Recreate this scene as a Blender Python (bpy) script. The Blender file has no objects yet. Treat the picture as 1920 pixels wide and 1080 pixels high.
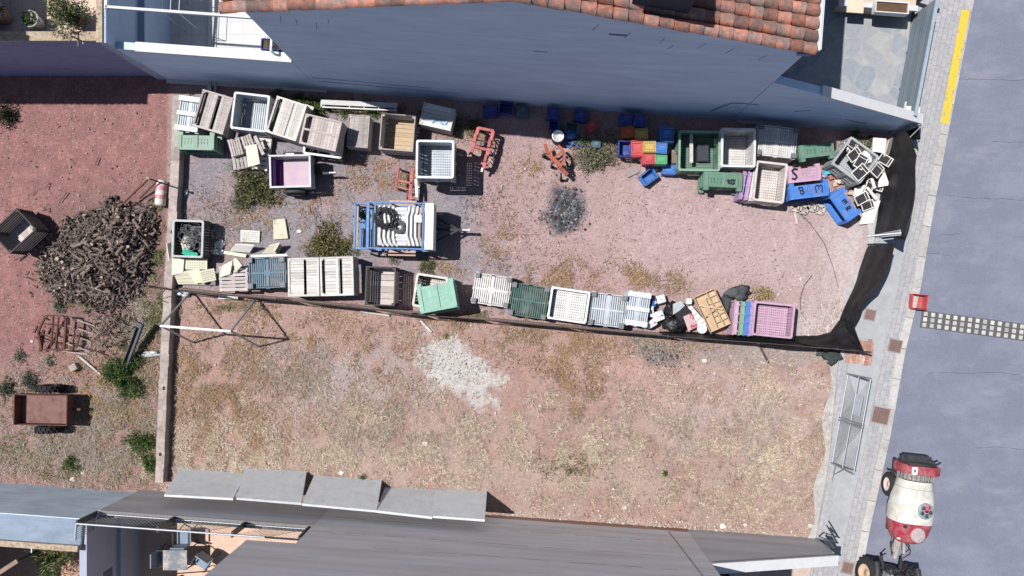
import bpy, math, random
import numpy as np
from mathutils import Vector, Matrix, Euler

# ------------------------------------------------------------------ camera, light
H = 21.333          # flying height of the camera above the yard (m)
F = 1280.0          # focal length in pixels of the 1920 px wide photo
NX, NY = 985.0, 570.0   # the point straight below the camera, in photo pixels
sc = bpy.context.scene
cam_d = bpy.data.cameras.new('camera'); cam = bpy.data.objects.new('camera', cam_d)
sc.collection.objects.link(cam); sc.camera = cam
cam.location = (0, 0, H); cam.rotation_euler = (0, 0, 0)
cam_d.sensor_width = 36; cam_d.lens = 24
cam_d.shift_x = -25 / 1920; cam_d.shift_y = 30 / 1920
cam_d.clip_end = 400
SX, SY = 0.51, 0.17         # shadow run per metre of height: right and towards the viewer
elev = math.atan(1 / math.hypot(SX, SY))
w = bpy.data.worlds.new('World'); sc.world = w; w.use_nodes = True
nt = w.node_tree; bg = nt.nodes['Background']
sky = nt.nodes.new('ShaderNodeTexSky'); sky.sky_type = 'NISHITA'; sky.sun_disc = False
sky.sun_elevation = elev; sky.sun_rotation = math.atan2(-SX, SY)
nt.links.new(sky.outputs[0], bg.inputs[0]); bg.inputs[1].default_value = 0.06
sd = bpy.data.lights.new('sun', 'SUN'); sd.energy = 4.9; sd.angle = math.radians(0.5); sd.color = (1, 0.965, 0.93)
sun = bpy.data.objects.new('sun', sd); sc.collection.objects.link(sun)
sun.rotation_euler = Vector((SX, -SY, -1)).to_track_quat('-Z', 'Y').to_euler(); sun.location = (-20, 8, 30)
sc.cycles.diffuse_bounces = 1
sc.view_settings.view_transform = 'Standard'; sc.view_settings.look = 'None'
sc.view_settings.exposure = 0.10; sc.view_settings.gamma = 1
R = random.Random(7); NP = np.random.default_rng(11)
C = sc.collection

def G(px, py, z=0.0):
    k = (H - z) / F
    return Vector(((px - NX) * k, -(py - NY) * k, z))

# ------------------------------------------------------------------ materials
MATS = {}
def mat(name, rgb, rough=.8, var=.18, sc_=6.0, stretch=(1,1,1), bump=.0, tint=.25, metal=0, c2=None, f2=.5, w2=.08, s2=1.3, spec=.35):
    """object-space noise colour + per-plank tint + an optional second colour in patches"""
    if name in MATS: return MATS[name]
    m = bpy.data.materials.new(name); m.use_nodes = True; n = m.node_tree; N = n.nodes; L = n.links
    b = N['Principled BSDF']; b.inputs['Roughness'].default_value = rough; b.inputs['Metallic'].default_value = metal
    b.inputs['Specular IOR Level'].default_value = spec
    tc = N.new('ShaderNodeTexCoord'); mp = N.new('ShaderNodeMapping'); mp.inputs['Scale'].default_value = stretch
    L.new(tc.outputs['Object'], mp.inputs[0])
    ns = N.new('ShaderNodeTexNoise'); ns.inputs['Scale'].default_value = sc_; ns.inputs['Detail'].default_value = 6
    ns.inputs['Roughness'].default_value = .65
    L.new(mp.outputs[0], ns.inputs[0])
    mr = N.new('ShaderNodeMapRange'); mr.inputs[1].default_value = .25; mr.inputs[2].default_value = .75
    mr.inputs[3].default_value = 1 - var; mr.inputs[4].default_value = 1 + var
    L.new(ns.outputs[0], mr.inputs[0])
    at = N.new('ShaderNodeAttribute'); at.attribute_name = 'tint'
    m2 = N.new('ShaderNodeMath'); m2.operation = 'MULTIPLY_ADD'; m2.inputs[1].default_value = tint; m2.inputs[2].default_value = 1 - tint / 2
    L.new(at.outputs['Fac'], m2.inputs[0])
    m3 = N.new('ShaderNodeMath'); m3.operation = 'MULTIPLY'; L.new(mr.outputs[0], m3.inputs[0]); L.new(m2.outputs[0], m3.inputs[1])
    cur = None
    if c2 is not None:
        n2 = N.new('ShaderNodeTexNoise'); n2.inputs['Scale'].default_value = s2; n2.inputs['Detail'].default_value = 7; n2.inputs['Roughness'].default_value = .7
        L.new(mp.outputs[0], n2.inputs[0])
        r2 = N.new('ShaderNodeMapRange'); r2.inputs[1].default_value = f2 - w2; r2.inputs[2].default_value = f2 + w2
        L.new(n2.outputs[0], r2.inputs[0])
        mx = N.new('ShaderNodeMix'); mx.data_type = 'RGBA'; mx.inputs[6].default_value = (*rgb, 1); mx.inputs[7].default_value = (*c2, 1)
        L.new(r2.outputs[0], mx.inputs[0]); cur = mx.outputs[2]
    vm = N.new('ShaderNodeVectorMath'); vm.operation = 'SCALE'
    if cur: L.new(cur, vm.inputs[0])
    else: vm.inputs[0].default_value = rgb
    L.new(m3.outputs[0], vm.inputs['Scale']); L.new(vm.outputs[0], b.inputs['Base Color'])
    if bump:
        bp = N.new('ShaderNodeBump'); bp.inputs['Strength'].default_value = bump; bp.inputs['Distance'].default_value = .02
        L.new(ns.outputs[0], bp.inputs['Height']); L.new(bp.outputs[0], b.inputs['Normal'])
    MATS[name] = m; return m

def attr_mat(name, rough=.9, var=.3, sc_=30, bump=.4, spec=.2, dist=.03, transl=0):
    """base colour from the per-corner/vertex soil or leaf colour attribute, broken up by noise"""
    if name in MATS: return MATS[name]
    m = bpy.data.materials.new(name); m.use_nodes = True; n = m.node_tree; N = n.nodes; L = n.links
    b = N['Principled BSDF']; b.inputs['Roughness'].default_value = rough; b.inputs['Specular IOR Level'].default_value = spec
    at = N.new('ShaderNodeAttribute'); at.attribute_name = 'Col'
    tc = N.new('ShaderNodeTexCoord'); ns = N.new('ShaderNodeTexNoise'); ns.inputs['Scale'].default_value = sc_; ns.inputs['Detail'].default_value = 8; ns.inputs['Roughness'].default_value = .75
    L.new(tc.outputs['Object'], ns.inputs[0])
    mr = N.new('ShaderNodeMapRange'); mr.inputs[1].default_value = .3; mr.inputs[2].default_value = .7; mr.inputs[3].default_value = 1 - var; mr.inputs[4].default_value = 1 + var
    L.new(ns.outputs[0], mr.inputs[0])
    vm = N.new('ShaderNodeVectorMath'); vm.operation = 'SCALE'; L.new(at.outputs['Color'], vm.inputs[0]); L.new(mr.outputs[0], vm.inputs['Scale'])
    cout = vm.outputs[0]
    if name == 'soil':      # small pale stones and dark crumbs in the earth itself
        for sc3, th, cc, am in ((23, .17, (.66,.58,.52), .75), (41, .16, (.16,.11,.10), .7), (63, .15, (.6,.5,.45), .6)):
            vo = N.new('ShaderNodeTexVoronoi'); vo.inputs['Scale'].default_value = sc3; vo.inputs['Randomness'].default_value = 1; L.new(tc.outputs['Object'], vo.inputs[0])
            sc4 = N.new('ShaderNodeSeparateColor'); L.new(vo.outputs['Color'], sc4.inputs[0])
            a1 = N.new('ShaderNodeMath'); a1.operation = 'LESS_THAN'; a1.inputs[1].default_value = th*1.6; L.new(vo.outputs['Distance'], a1.inputs[0])
            a2 = N.new('ShaderNodeMath'); a2.operation = 'LESS_THAN'; a2.inputs[1].default_value = .12; L.new(sc4.outputs[0], a2.inputs[0])
            a3 = N.new('ShaderNodeMath'); a3.operation = 'MULTIPLY'; L.new(a1.outputs[0], a3.inputs[0]); L.new(a2.outputs[0], a3.inputs[1])
            a4 = N.new('ShaderNodeMath'); a4.operation = 'MULTIPLY'; a4.inputs[1].default_value = am; L.new(a3.outputs[0], a4.inputs[0])
            mx = N.new('ShaderNodeMix'); mx.data_type = 'RGBA'; mx.inputs[7].default_value = (*cc,1); L.new(a4.outputs[0], mx.inputs[0]); L.new(cout, mx.inputs[6]); cout = mx.outputs[2]
    L.new(cout, b.inputs['Base Color'])
    if bump:
        bp = N.new('ShaderNodeBump'); bp.inputs['Strength'].default_value = bump; bp.inputs['Distance'].default_value = dist
        L.new(ns.outputs[0], bp.inputs['Height']); L.new(bp.outputs[0], b.inputs['Normal'])
    MATS[name] = m; return m

# ------------------------------------------------------------------ mesh builder
BOXF = [(0,3,2,1),(4,5,6,7),(0,1,5,4),(1,2,6,5),(2,3,7,6),(3,0,4,7)]
class MB:
    def __init__(s): s.v = []; s.f = []; s.t = []; s.sm = []
    def add(s, vs, fs, M=None, smooth=False):
        o = len(s.v); t = R.random()
        if M is not None: vs = [M @ Vector(v) for v in vs]
        s.v += [tuple(v) for v in vs]; s.f += [tuple(i + o for i in f) for f in fs]
        s.t += [t] * len(fs); s.sm += [smooth] * len(fs); return s
    def box(s, c, d, rz=0, M=None):
        x, y, z = d[0]/2, d[1]/2, d[2]/2
        T = Matrix.Translation(c) @ Matrix.Rotation(rz, 4, 'Z')
        if M is not None: T = M @ T
        return s.add([(-x,-y,-z),(x,-y,-z),(x,y,-z),(-x,y,-z),(-x,-y,z),(x,-y,z),(x,y,z),(-x,y,z)], BOXF, T)
    def bar(s, p0, p1, wd, th):
        """square bar between two points"""
        p0 = Vector(p0); p1 = Vector(p1); d = p1 - p0; L_ = d.length
        if L_ < 1e-6: return s
        q = d.to_track_quat('X', 'Z').to_matrix().to_4x4()
        return s.box((0,0,0), (L_, wd, th), M=Matrix.Translation((p0+p1)/2) @ q)
    def cyl(s, p0, p1, r0, r1=None, n=10, cap=True, smooth=True):
        r1 = r0 if r1 is None else r1
        p0 = Vector(p0); p1 = Vector(p1); q = (p1-p0).to_track_quat('Z', 'Y').to_matrix()
        vs = []
        for p, r in ((p0, r0), (p1, r1)):
            for i in range(n):
                a = 2*math.pi*i/n; vs.append(p + q @ Vector((r*math.cos(a), r*math.sin(a), 0)))
        s.add(vs, [(i, (i+1) % n, n+(i+1) % n, n+i) for i in range(n)], smooth=smooth)
        if cap: s.add(vs, [tuple(range(n-1, -1, -1)), tuple(range(n, 2*n))])
        return s
    def tube(s, pts, r, n=6, closed=False):
        pts = [Vector(p) for p in pts]; m = len(pts); vs = []
        for k, p in enumerate(pts):
            a = pts[(k-1) % m] if (closed or k > 0) else p; b = pts[(k+1) % m] if (closed or k < m-1) else p
            q = (b-a).to_track_quat('Z', 'Y').to_matrix()
            for i in range(n):
                an = 2*math.pi*i/n; vs.append(p + q @ Vector((r*math.cos(an), r*math.sin(an), 0)))
        fs = []
        for k in range(m if closed else m-1):
            for i in range(n):
                a, b = k*n, ((k+1) % m)*n; fs.append((a+i, a+(i+1) % n, b+(i+1) % n, b+i))
        return s.add(vs, fs, smooth=True)
    def lathe(s, prof, n=20, M=None, smooth=True):
        vs = []; fs = []
        for r, z in prof:
            for i in range(n):
                a = 2*math.pi*i/n; vs.append((r*math.cos(a), r*math.sin(a), z))
        for k in range(len(prof)-1):
            for i in range(n): fs.append((k*n+i, k*n+(i+1) % n, (k+1)*n+(i+1) % n, (k+1)*n+i))
        return s.add(vs, fs, M, smooth)
    def prism(s, poly, z0, z1, M=None):
        n = len(poly); vs = [(x, y, z0) for x, y in poly] + [(x, y, z1) for x, y in poly]
        a = sum(poly[i][0]*poly[(i+1) % n][1]-poly[(i+1) % n][0]*poly[i][1] for i in range(n))
        fs = [tuple(range(n-1, -1, -1)), tuple(range(n, 2*n))] + [(i, (i+1) % n, n+(i+1) % n, n+i) for i in range(n)]
        if a < 0: fs = [tuple(reversed(f)) for f in fs]
        return s.add(vs, fs, M)
    def grid(s, P, smooth=True):
        """P: rows of points"""
        m, n = len(P), len(P[0]); vs = [p for r in P for p in r]
        return s.add(vs, [(i*n+j, i*n+j+1, (i+1)*n+j+1, (i+1)*n+j) for i in range(m-1) for j in range(n-1)], smooth=smooth)
    def stroke(s, pts, wd, h=.004, M=None):
        for a, b in zip(pts, pts[1:]):
            a = Vector((a[0], a[1], 0)); b = Vector((b[0], b[1], 0)); d = (b-a)
            T = Matrix.Translation((a+b)/2) @ Matrix.Rotation(math.atan2(d.y, d.x), 4, 'Z')
            s.box((0,0,R.uniform(0,.0008)), (d.length+wd*.8, wd*R.uniform(.8,1.1), h), M=(M @ T) if M is not None else T)
        return s

def link(name, mb, m, parent=None):
    me = bpy.data.meshes.new(name); me.from_pydata(mb.v, [], mb.f); me.materials.append(m)
    at = me.attributes.new('tint', 'FLOAT', 'FACE'); at.data.foreach_set('value', mb.t)
    me.polygons.foreach_set('use_smooth', mb.sm); me.update()
    o = bpy.data.objects.new(name, me); C.objects.link(o)
    if parent is not None: o.parent = parent
    return o
def tag(o, label, cat, group=None, kind=None):
    if label: o['label'] = label
    if cat: o['category'] = cat
    if group: o['group'] = group
    if kind: o['kind'] = kind
    return o
def thing(name, label, cat, M=None, loc=(0,0,0), rz=0, group=None):
    o = bpy.data.objects.new(name, None); C.objects.link(o); o.empty_display_size = .2
    o.matrix_world = M if M is not None else Matrix.Translation(loc) @ Matrix.Rotation(rz, 4, 'Z')
    return tag(o, label, cat, group)
def single(name, label, cat, mb, m, group=None, M=None):
    """a thing made of one mesh; the mesh is given in world metres, its origin put at its base"""
    a = np.array(mb.v); c = Vector(((a[:,0].min()+a[:,0].max())/2, (a[:,1].min()+a[:,1].max())/2, a[:,2].min()))
    mb.v = [(v[0]-c.x, v[1]-c.y, v[2]-c.z) for v in mb.v]
    o = link(name, mb, m); o.location = c
    return tag(o, label, cat, group)
def structure(name, mb, m):
    return tag(link(name, mb, m), None, None, kind='structure')

# ------------------------------------------------------------------ value noise in numpy
def vnoise(x, y, seed=0):
    xi = np.floor(x).astype(np.int64); yi = np.floor(y).astype(np.int64); xf = x-xi; yf = y-yi
    def h(a, b):
        v = (a*374761393 + b*668265263 + seed*974634777) & 0xffffffff
        v = ((v ^ (v >> 13))*1274126177) & 0xffffffff
        return ((v ^ (v >> 16)) & 0xffff)/65535.0
    u = xf*xf*(3-2*xf); v = yf*yf*(3-2*yf)
    return (h(xi,yi)*(1-u)+h(xi+1,yi)*u)*(1-v)+(h(xi,yi+1)*(1-u)+h(xi+1,yi+1)*u)*v
def fbm(x, y, seed=0, o=4):
    s = 0; a = .5; t = 0
    for k in range(o): s = s+a*vnoise(x*2**k, y*2**k, seed+k); t += a; a *= .55
    return s/t
def pt_in_poly(x, y, poly):
    r = np.zeros_like(x, bool); n = len(poly)
    for i in range(n):
        x0, y0 = poly[i]; x1, y1 = poly[(i+1) % n]
        if y0 == y1: continue
        c = ((y0 > y) != (y1 > y)) & (x < (x1-x0)*(y-y0)/(y1-y0)+x0); r ^= c
    return r
def poly_soft(x, y, poly, w_):
    """1 inside, fading over w_ pixels across the edge"""
    d = np.full_like(x, 1e9); n = len(poly)
    for i in range(n):
        x0, y0 = poly[i]; x1, y1 = poly[(i+1) % n]; dx, dy = x1-x0, y1-y0
        t = np.clip(((x-x0)*dx+(y-y0)*dy)/(dx*dx+dy*dy+1e-9), 0, 1)
        d = np.minimum(d, np.hypot(x-x0-t*dx, y-y0-t*dy))
    s = np.where(pt_in_poly(x, y, poly), 1, -1)
    return np.clip(.5+s*d/w_, 0, 1)

# ================================================================== GROUND
xs = np.concatenate([[-80,-50,-30,-22], np.arange(-18, 16.01, .09), [20,30,50,80]])
ys = np.concatenate([[-80,-50,-30,-16], np.arange(-11, 11.01, .09), [16,30,50,80]])
X, Y = np.meshgrid(xs, ys); PX = X*60+NX; PY = NY-Y*60
wx = PX+(fbm(X*1.3, Y*1.3, 3)-.5)*55; wy = PY+(fbm(X*1.3, Y*1.3, 9)-.5)*55
fine = fbm(X*5, Y*5, 21, 4); med = fbm(X*1.1, Y*1.1, 33, 4)
col = np.ones(X.shape+(3,))*np.array([.43,.285,.25])
def lay(mask, c, k=1.0):
    global col
    m_ = np.clip(mask*k, 0, 1)[..., None]; col = col*(1-m_)+np.array(c)*m_
lay(np.clip((med-.4)*3, 0, 1), (.48,.36,.32), .6)
# left lot: darker red earth
left = poly_soft(PX, PY, [(-900,-900),(316,-900),(316,170),(300,905),(300,1700),(-900,1700)], 6)
lay(left, (.27,.165,.145)); lay(left*np.clip((fine-.5)*4,0,1), (.37,.22,.19), .5)
lay(left*poly_soft(wx, wy, [(-900,640),(150,690),(290,600),(330,930),(-900,960)], 90), (.30,.245,.20), .75)
lay(left*poly_soft(wx, wy, [(60,430),(180,360),(330,330),(330,620),(200,640),(90,580)], 50), (.20,.15,.125), .75)
# yard between the two walls: grey gravel at the left, paler pinkish sand at the right
yard = poly_soft(PX, PY, [(322,120),(1680,230),(1640,640),(310,536)], 6)
lay(yard*poly_soft(wx, wy, [(320,200),(720,210),(800,300),(900,350),(900,470),(1000,520),(700,540),(320,560)], 60), (.30,.275,.275), .95)
lay(yard*np.clip((fbm(X*1.6,Y*1.6,51)-.50)*4,0,1)*poly_soft(wx, wy, [(330,200),(1000,230),(960,520),(330,550)], 60), (.39,.275,.245), .75)
lay(yard*poly_soft(wx, wy, [(1180,340),(1560,400),(1620,430),(1600,600),(1480,560),(1150,480)], 90), (.55,.435,.385), .8)
lay(yard*poly_soft(wx, wy, [(940,320),(1200,330),(1560,430),(1400,560),(960,480)], 120), (.50,.36,.315), .5)
ash = poly_soft(PX+(fbm(X*3,Y*3,5)-.5)*30, PY+(fbm(X*3,Y*3,6)-.5)*30, [(1036,350),(1084,356),(1100,388),(1086,430),(1038,436),(1022,405)], 20)
lay(ash*np.clip((fine-.1)*3,0.8,1), (.05,.055,.065), 1.0)
lay(ash*np.clip((fbm(X*6,Y*6,77)-.52)*8,0,1), (.24,.25,.27), .7)
lay(poly_soft(wx, wy, [(1570,380),(1650,420),(1600,620),(1480,640),(1460,600),(1560,570)], 60), (.62,.55,.5), .75)
# lower lot
low = poly_soft(PX, PY, [(318,540),(1620,660),(1540,1015),(300,925)], 6)
lay(low, (.44,.29,.25))
lay(low*poly_soft(wx, wy, [(320,650),(560,640),(760,720),(700,900),(320,900)], 130), (.40,.27,.21), .55)
lay(low*poly_soft(wx, wy, [(520,650),(760,640),(800,760),(540,770)], 60), (.43,.37,.36), .7)
lay(low*poly_soft(wx, wy, [(300,860),(760,780),(1100,800),(1560,780),(1560,1020),(300,900)], 120), (.47,.37,.30), .55)
lay(low*poly_soft(wx, wy, [(1220,700),(1560,680),(1560,860),(1300,840)], 120), (.58,.47,.44), .6)
lay(low*poly_soft(wx, wy, [(1080,640),(1240,640),(1300,740),(1180,760),(1060,690)], 70), (.55,.345,.30), .6)
lay(low*np.clip((fbm(X*1.5,Y*1.5,91)-.52)*7,0,1), (.42,.25,.21), .65)
lay(low*np.clip((fbm(X*2.6,Y*2.6,191)-.60)*8,0,1), (.30,.21,.18), .5)
lime = poly_soft(PX+(fbm(X*2.6,Y*2.6,15)-.5)*90, PY+(fbm(X*2.6,Y*2.6,16)-.5)*90, [(772,636),(850,622),(895,676),(930,700),(912,772),(865,750),(828,738),(785,695)], 16)
lay(lime*np.clip((fbm(X*4.5,Y*4.5,17)-.22)*6,0,1), (.58,.55,.52), 1)
lay(poly_soft(wx, wy, [(1205,640),(1290,650),(1280,680),(1230,690)], 24), (.20,.18,.18), .8)
lay(poly_soft(wx, wy, [(1250,628),(1590,668),(1480,700),(1300,668)], 24), (.33,.31,.31), .6)
lay(poly_soft(wx, wy, [(960,968),(1540,1005),(1540,1025),(960,990)], 16), (.62,.50,.44), .6)
col *= (0.86+.28*fine)[..., None]
lowm = low[..., None]
col = col*(1-lowm*np.array([0,.0,.09]))
col = col*(left[..., None]*np.array([1.0,.84,.90])+(1-left[..., None])*np.array([.86,.87,.96]))
inside = (PX > -60) & (PX < 1560) & (PY > 150) & (PY < 1000)
Z = np.where(inside, (fbm(X*.8,Y*.8,61)-.5)*.05+(fine-.5)*.045, 0)-.02
Z = np.where((np.abs(X) > 16) | (np.abs(Y) > 11), -.02, Z)
nr, nc = X.shape
me = bpy.data.meshes.new('ground')
idx = np.arange(nr*nc).reshape(nr, nc)
q = np.stack([idx[:-1,:-1], idx[:-1,1:], idx[1:,1:], idx[1:,:-1]], -1).reshape(-1, 4)
me.from_pydata(np.stack([X, Y, Z], -1).reshape(-1, 3).tolist(), [], q.tolist())
ca = me.color_attributes.new('Col', 'FLOAT_COLOR', 'POINT')
ca.data.foreach_set('color', np.concatenate([col.reshape(-1,3), np.ones((nr*nc,1))], 1).ravel())
me.polygons.foreach_set('use_smooth', [True]*len(me.polygons))
me.materials.append(attr_mat('soil', var=.32, sc_=14, bump=.9, dist=.04)); me.update()
g = bpy.data.objects.new('ground', me); C.objects.link(g); g['kind'] = 'structure'

# ---- pavement, kerb, road
EDGE = [(1948,-600),(1823,0),(1765,299),(1746,400),(1722,545),(1694,659),(1667,815),(1628,990),(1612,1080),(1502,1700)]
LOT = [(1860,-600),(1735,-40),(1708,35),(1690,205),(1667,251),(1642,440),(1600,560),(1572,660),(1553,865),(1528,1012),(1500,1180),(1400,1700)]
def ev(poly, y):
    for (x0,y0),(x1,y1) in zip(poly, poly[1:]):
        if y0 <= y <= y1: return x0+(x1-x0)*(y-y0)/(y1-y0)
    return poly[-1][0]
ysn = list(range(-600, 1701, 25))
asph = mat('asphalt', (.185,.20,.265), .85, .14, 26, bump=.5, c2=(.225,.24,.305), f2=.53, w2=.08, s2=.55, stretch=(1,1.6,1))
rd = MB(); rd.grid([[G(ev(EDGE,y)-6,y)+Vector((0,0,.012)), G(ev(EDGE,y)+600,y)+Vector((0,0,.012)), G(ev(EDGE,y)+2600,y)+Vector((0,0,.012))] for y in reversed(ysn)], False)
structure('road', rd, asph)
def asphalt_wear():      # coarse aggregate, pale worn smears and darker oil spots of the asphalt itself
    n = asph.node_tree; N = n.nodes; L = n.links; b = N['Principled BSDF']; src = b.inputs['Base Color'].links[0].from_socket
    tc = N.new('ShaderNodeTexCoord')
    for sc3, stt, lo, hi, cc, am in ((55,(1,1,1),.60,.70,(.34,.345,.36),.8),(70,(1,1,1),.30,.38,(.09,.095,.115),-.7),(.9,(.5,1.4,1),.55,.74,(.30,.31,.345),.6),(1.1,(1.6,.5,1),.64,.74,(.31,.32,.36),.6),(2.7,(1,1,1),.26,.34,(.11,.115,.145),-.6)):
        mp = N.new('ShaderNodeMapping'); mp.inputs['Scale'].default_value = stt; mp.inputs['Location'].default_value = (sc3,sc3*.7,0); L.new(tc.outputs['Object'], mp.inputs[0])
        ns = N.new('ShaderNodeTexNoise'); ns.inputs['Scale'].default_value = sc3; ns.inputs['Detail'].default_value = 6; ns.inputs['Roughness'].default_value = .7; L.new(mp.outputs[0], ns.inputs[0])
        mr = N.new('ShaderNodeMapRange'); mr.inputs[1].default_value = lo; mr.inputs[2].default_value = hi
        mr.inputs[3].default_value = 0 if am > 0 else -am; mr.inputs[4].default_value = am if am > 0 else 0; L.new(ns.outputs[0], mr.inputs[0])
        mx = N.new('ShaderNodeMix'); mx.data_type = 'RGBA'; mx.inputs[7].default_value = (*cc,1); L.new(mr.outputs[0], mx.inputs[0]); L.new(src, mx.inputs[6]); src = mx.outputs[2]
    L.new(src, b.inputs['Base Color'])
asphalt_wear()
cr = MB(); rgc = random.Random(31)
for (x0,y0,dx,n_) in ((1770,365,150,14),(1790,150,130,12),(1740,700,170,15),(1720,476,60,6),(1830,840,100,9),(1760,440,40,5),(1860,265,60,6)):
    q_ = G(x0,y0); q_.z = .0135
    for k in range(n_):
        e_ = q_+Vector((dx/60/n_, rgc.uniform(-.035,.03), 0)); cr.bar(q_, e_, rgc.uniform(.006,.016), .004); q_ = e_
structure('road_cracks', cr, mat('tar_crack', (.09,.095,.115), .8, .3, 20))
def brickmat(name, c1, c2, mortar, bw, bh, msize, ang, var=.15, off=.5):
    m = mat(name, c1, .85, var, 9, bump=.2); n = m.node_tree; N = n.nodes; L = n.links; b = N['Principled BSDF']
    tc = N.new('ShaderNodeTexCoord'); mp = N.new('ShaderNodeMapping'); mp.inputs['Rotation'].default_value = (0,0,ang); L.new(tc.outputs['Object'], mp.inputs[0])
    br = N.new('ShaderNodeTexBrick'); br.inputs['Color1'].default_value = (*c1,1); br.inputs['Color2'].default_value = (*c2,1); br.inputs['Mortar'].default_value = (*mortar,1)
    br.inputs['Scale'].default_value = 1; br.inputs['Brick Width'].default_value = bw; br.inputs['Row Height'].default_value = bh; br.inputs['Mortar Size'].default_value = msize; br.offset = off
    L.new(mp.outputs[0], br.inputs[0])
    vm = [x for x in N if x.type == 'VECT_MATH'][0]; L.new(br.outputs['Color'], vm.inputs[0]); return m
pav = brickmat('pavement_tiles', (.35,.35,.365), (.40,.395,.405), (.29,.29,.30), .30, .15, .010, math.radians(-78), .22)
pm = MB(); pm.grid([[G(ev(LOT,y),y)+Vector((0,0,.09)), G((ev(LOT,y)+ev(EDGE,y))/2,y)+Vector((0,0,.095)), G(ev(EDGE,y)-15,y)+Vector((0,0,.09))] for y in reversed(ysn)], False)
pm.grid([[G(ev(LOT,y),y)+Vector((0,0,-.1)), G(ev(LOT,y),y)+Vector((0,0,.09))] for y in reversed(ysn)], False)
structure('pavement', pm, pav)
km = MB()
kl = 1.0; yy = -600
while yy < 1690:
    y2 = yy+57
    a, b_ = G(ev(EDGE,yy),yy), G(ev(EDGE,y2),y2); a.z = b_.z = .045
    d = (b_-a).normalized(); nrm = Vector((-d.y, d.x, 0)); nrm = nrm if nrm.x < 0 else -nrm
    km.bar(a+nrm*.125+d*.006, b_+nrm*.125-d*.006, .25, .115); yy = y2
structure('kerb', km, mat('kerb_stone', (.46,.445,.43), .85, .2, 12, bump=.2, c2=(.36,.34,.32), f2=.55))
sl = MB()   # cement apron between the lots and the pavement tiles
sl.grid([[G(ev(LOT,y)-o*1.0,y)+Vector((0,0,.03)) for o in (14+6*math.sin(y*.05), 0)] + [G(ev(LOT,y)+22,y)+Vector((0,0,.101))] for y in range(1014, 262, -8)], False)
structure('cement_apron', sl, mat('apron_cement', (.43,.42,.41), .9, .2, 5, bump=.3, c2=(.35,.34,.33), f2=.5, s2=2))
s2 = MB(); s2.grid([[G(ev(LOT,y)+18,y)+Vector((0,0,.104)), G(ev(EDGE,y)-44,y)+Vector((0,0,.104))] for y in range(1050, 440, -10)], False)
structure('cement_pavement_strip', s2, mat('smooth_cement', (.39,.405,.42), .85, .12, 4, c2=(.34,.35,.365), f2=.52, s2=1.2, w2=.15))
yl = MB(); P0, P1 = G(1812,22), G(1772,233)
yl.bar(P0+Vector((-.09,0,.107)), P1+Vector((-.09,0,.107)), .25, .006)
structure('yellow_kerb_marking', yl, mat('yellow_paint', (.66,.47,.05), .75, .2, 20, c2=(.36,.32,.20), f2=.60, w2=.03, s2=6))
for (px, py, s_, lab) in ((1628,590,19,'small brown iron cover beside the black net'),(1675,648,22,'brown cover in the pavement level with the terracotta tiles'),(1648,778,29,'largest rusty brown cover, beside the tall mesh gate'),(1586,1062,20,'brown cover at the foot of the photo beside the tractor')):
    t = thing('utility_cover', lab, 'manhole cover', loc=G(px,py)+Vector((0,0,.1)), rz=math.radians(-12), group='covers in the pavement')
    L_ = s_/60
    m_ = MB().box((0,0,.006), (L_,L_,.014)); [m_.box((i*L_/6,0,.0145), (.012,L_*.85,.005)) for i in (-2,-1,0,1,2)]
    link('lid', m_, mat('cover_rust', (.20,.135,.12), .8, .25, 20), t)
    m_ = MB(); [m_.box((sx*L_/2*1.06,0,.006), (.03,L_*1.12,.022)) for sx in (-1,1)]; [m_.box((0,sy*L_/2*1.06,.006), (L_*1.0,.03,.022)) for sy in (-1,1)]
    link('frame', m_, mat('cover_frame', (.32,.28,.26), .8), t)
# brick-red threshold tiles
tt = MB(); a0 = G(1584,633); b0 = G(1636,680)
for i in range(8):
    for j in range(3): tt.box((G(1588+i*6.2-j*1.5,640+j*15).x, G(1588,642+j*15+i*.8).y, .118), (.096,.24,.02), math.radians(-6))
single('threshold_tiles', 'patch of orange-red terracotta tiles at the net corner', 'paving tiles', tt, mat('terracotta_step', (.40,.235,.175), .8, .25, 10, c2=(.6,.45,.38), f2=.6, tint=.5))
dt = MB(); 
for j in range(5): dt.box((G(1628-j*2,0).x, G(0,640+j*10).y, .119), (.13,.155,.02), math.radians(-6))
single('edging_tiles', 'single row of brownish red tiles right of the terracotta patch', 'edging tiles', dt, mat('edging_brown', (.36,.20,.17), .8, .2, 10, tint=.4))

# drain grate across the road
a0 = G(1728,598); b0 = G(1925,618+6); d = (b0-a0); ang = math.atan2(d.y, d.x)
t = thing('drain_grate', 'long metal drain grate with pale square openings crossing the road', 'drain grate', loc=a0+Vector((0,0,.012)), rz=ang)
n_ = 26; pitch = 14.0/60
m_ = MB(); m_.box((n_*pitch/2,0,.008), (n_*pitch+.06,.53,.014)); link('channel_frame', m_, mat('grate_iron', (.10,.10,.105), .6, .2, 10), t)
m_ = MB()
for i in range(n_):
    for j in (-1,0,1): m_.box((.09+i*pitch, j*.172, .018), (.118,.122,.010), R.uniform(-.04,.04))
link('grate_cells', m_, mat('grate_pale', (.46,.46,.43), .8, .2, 8, tint=.5), t)

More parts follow.
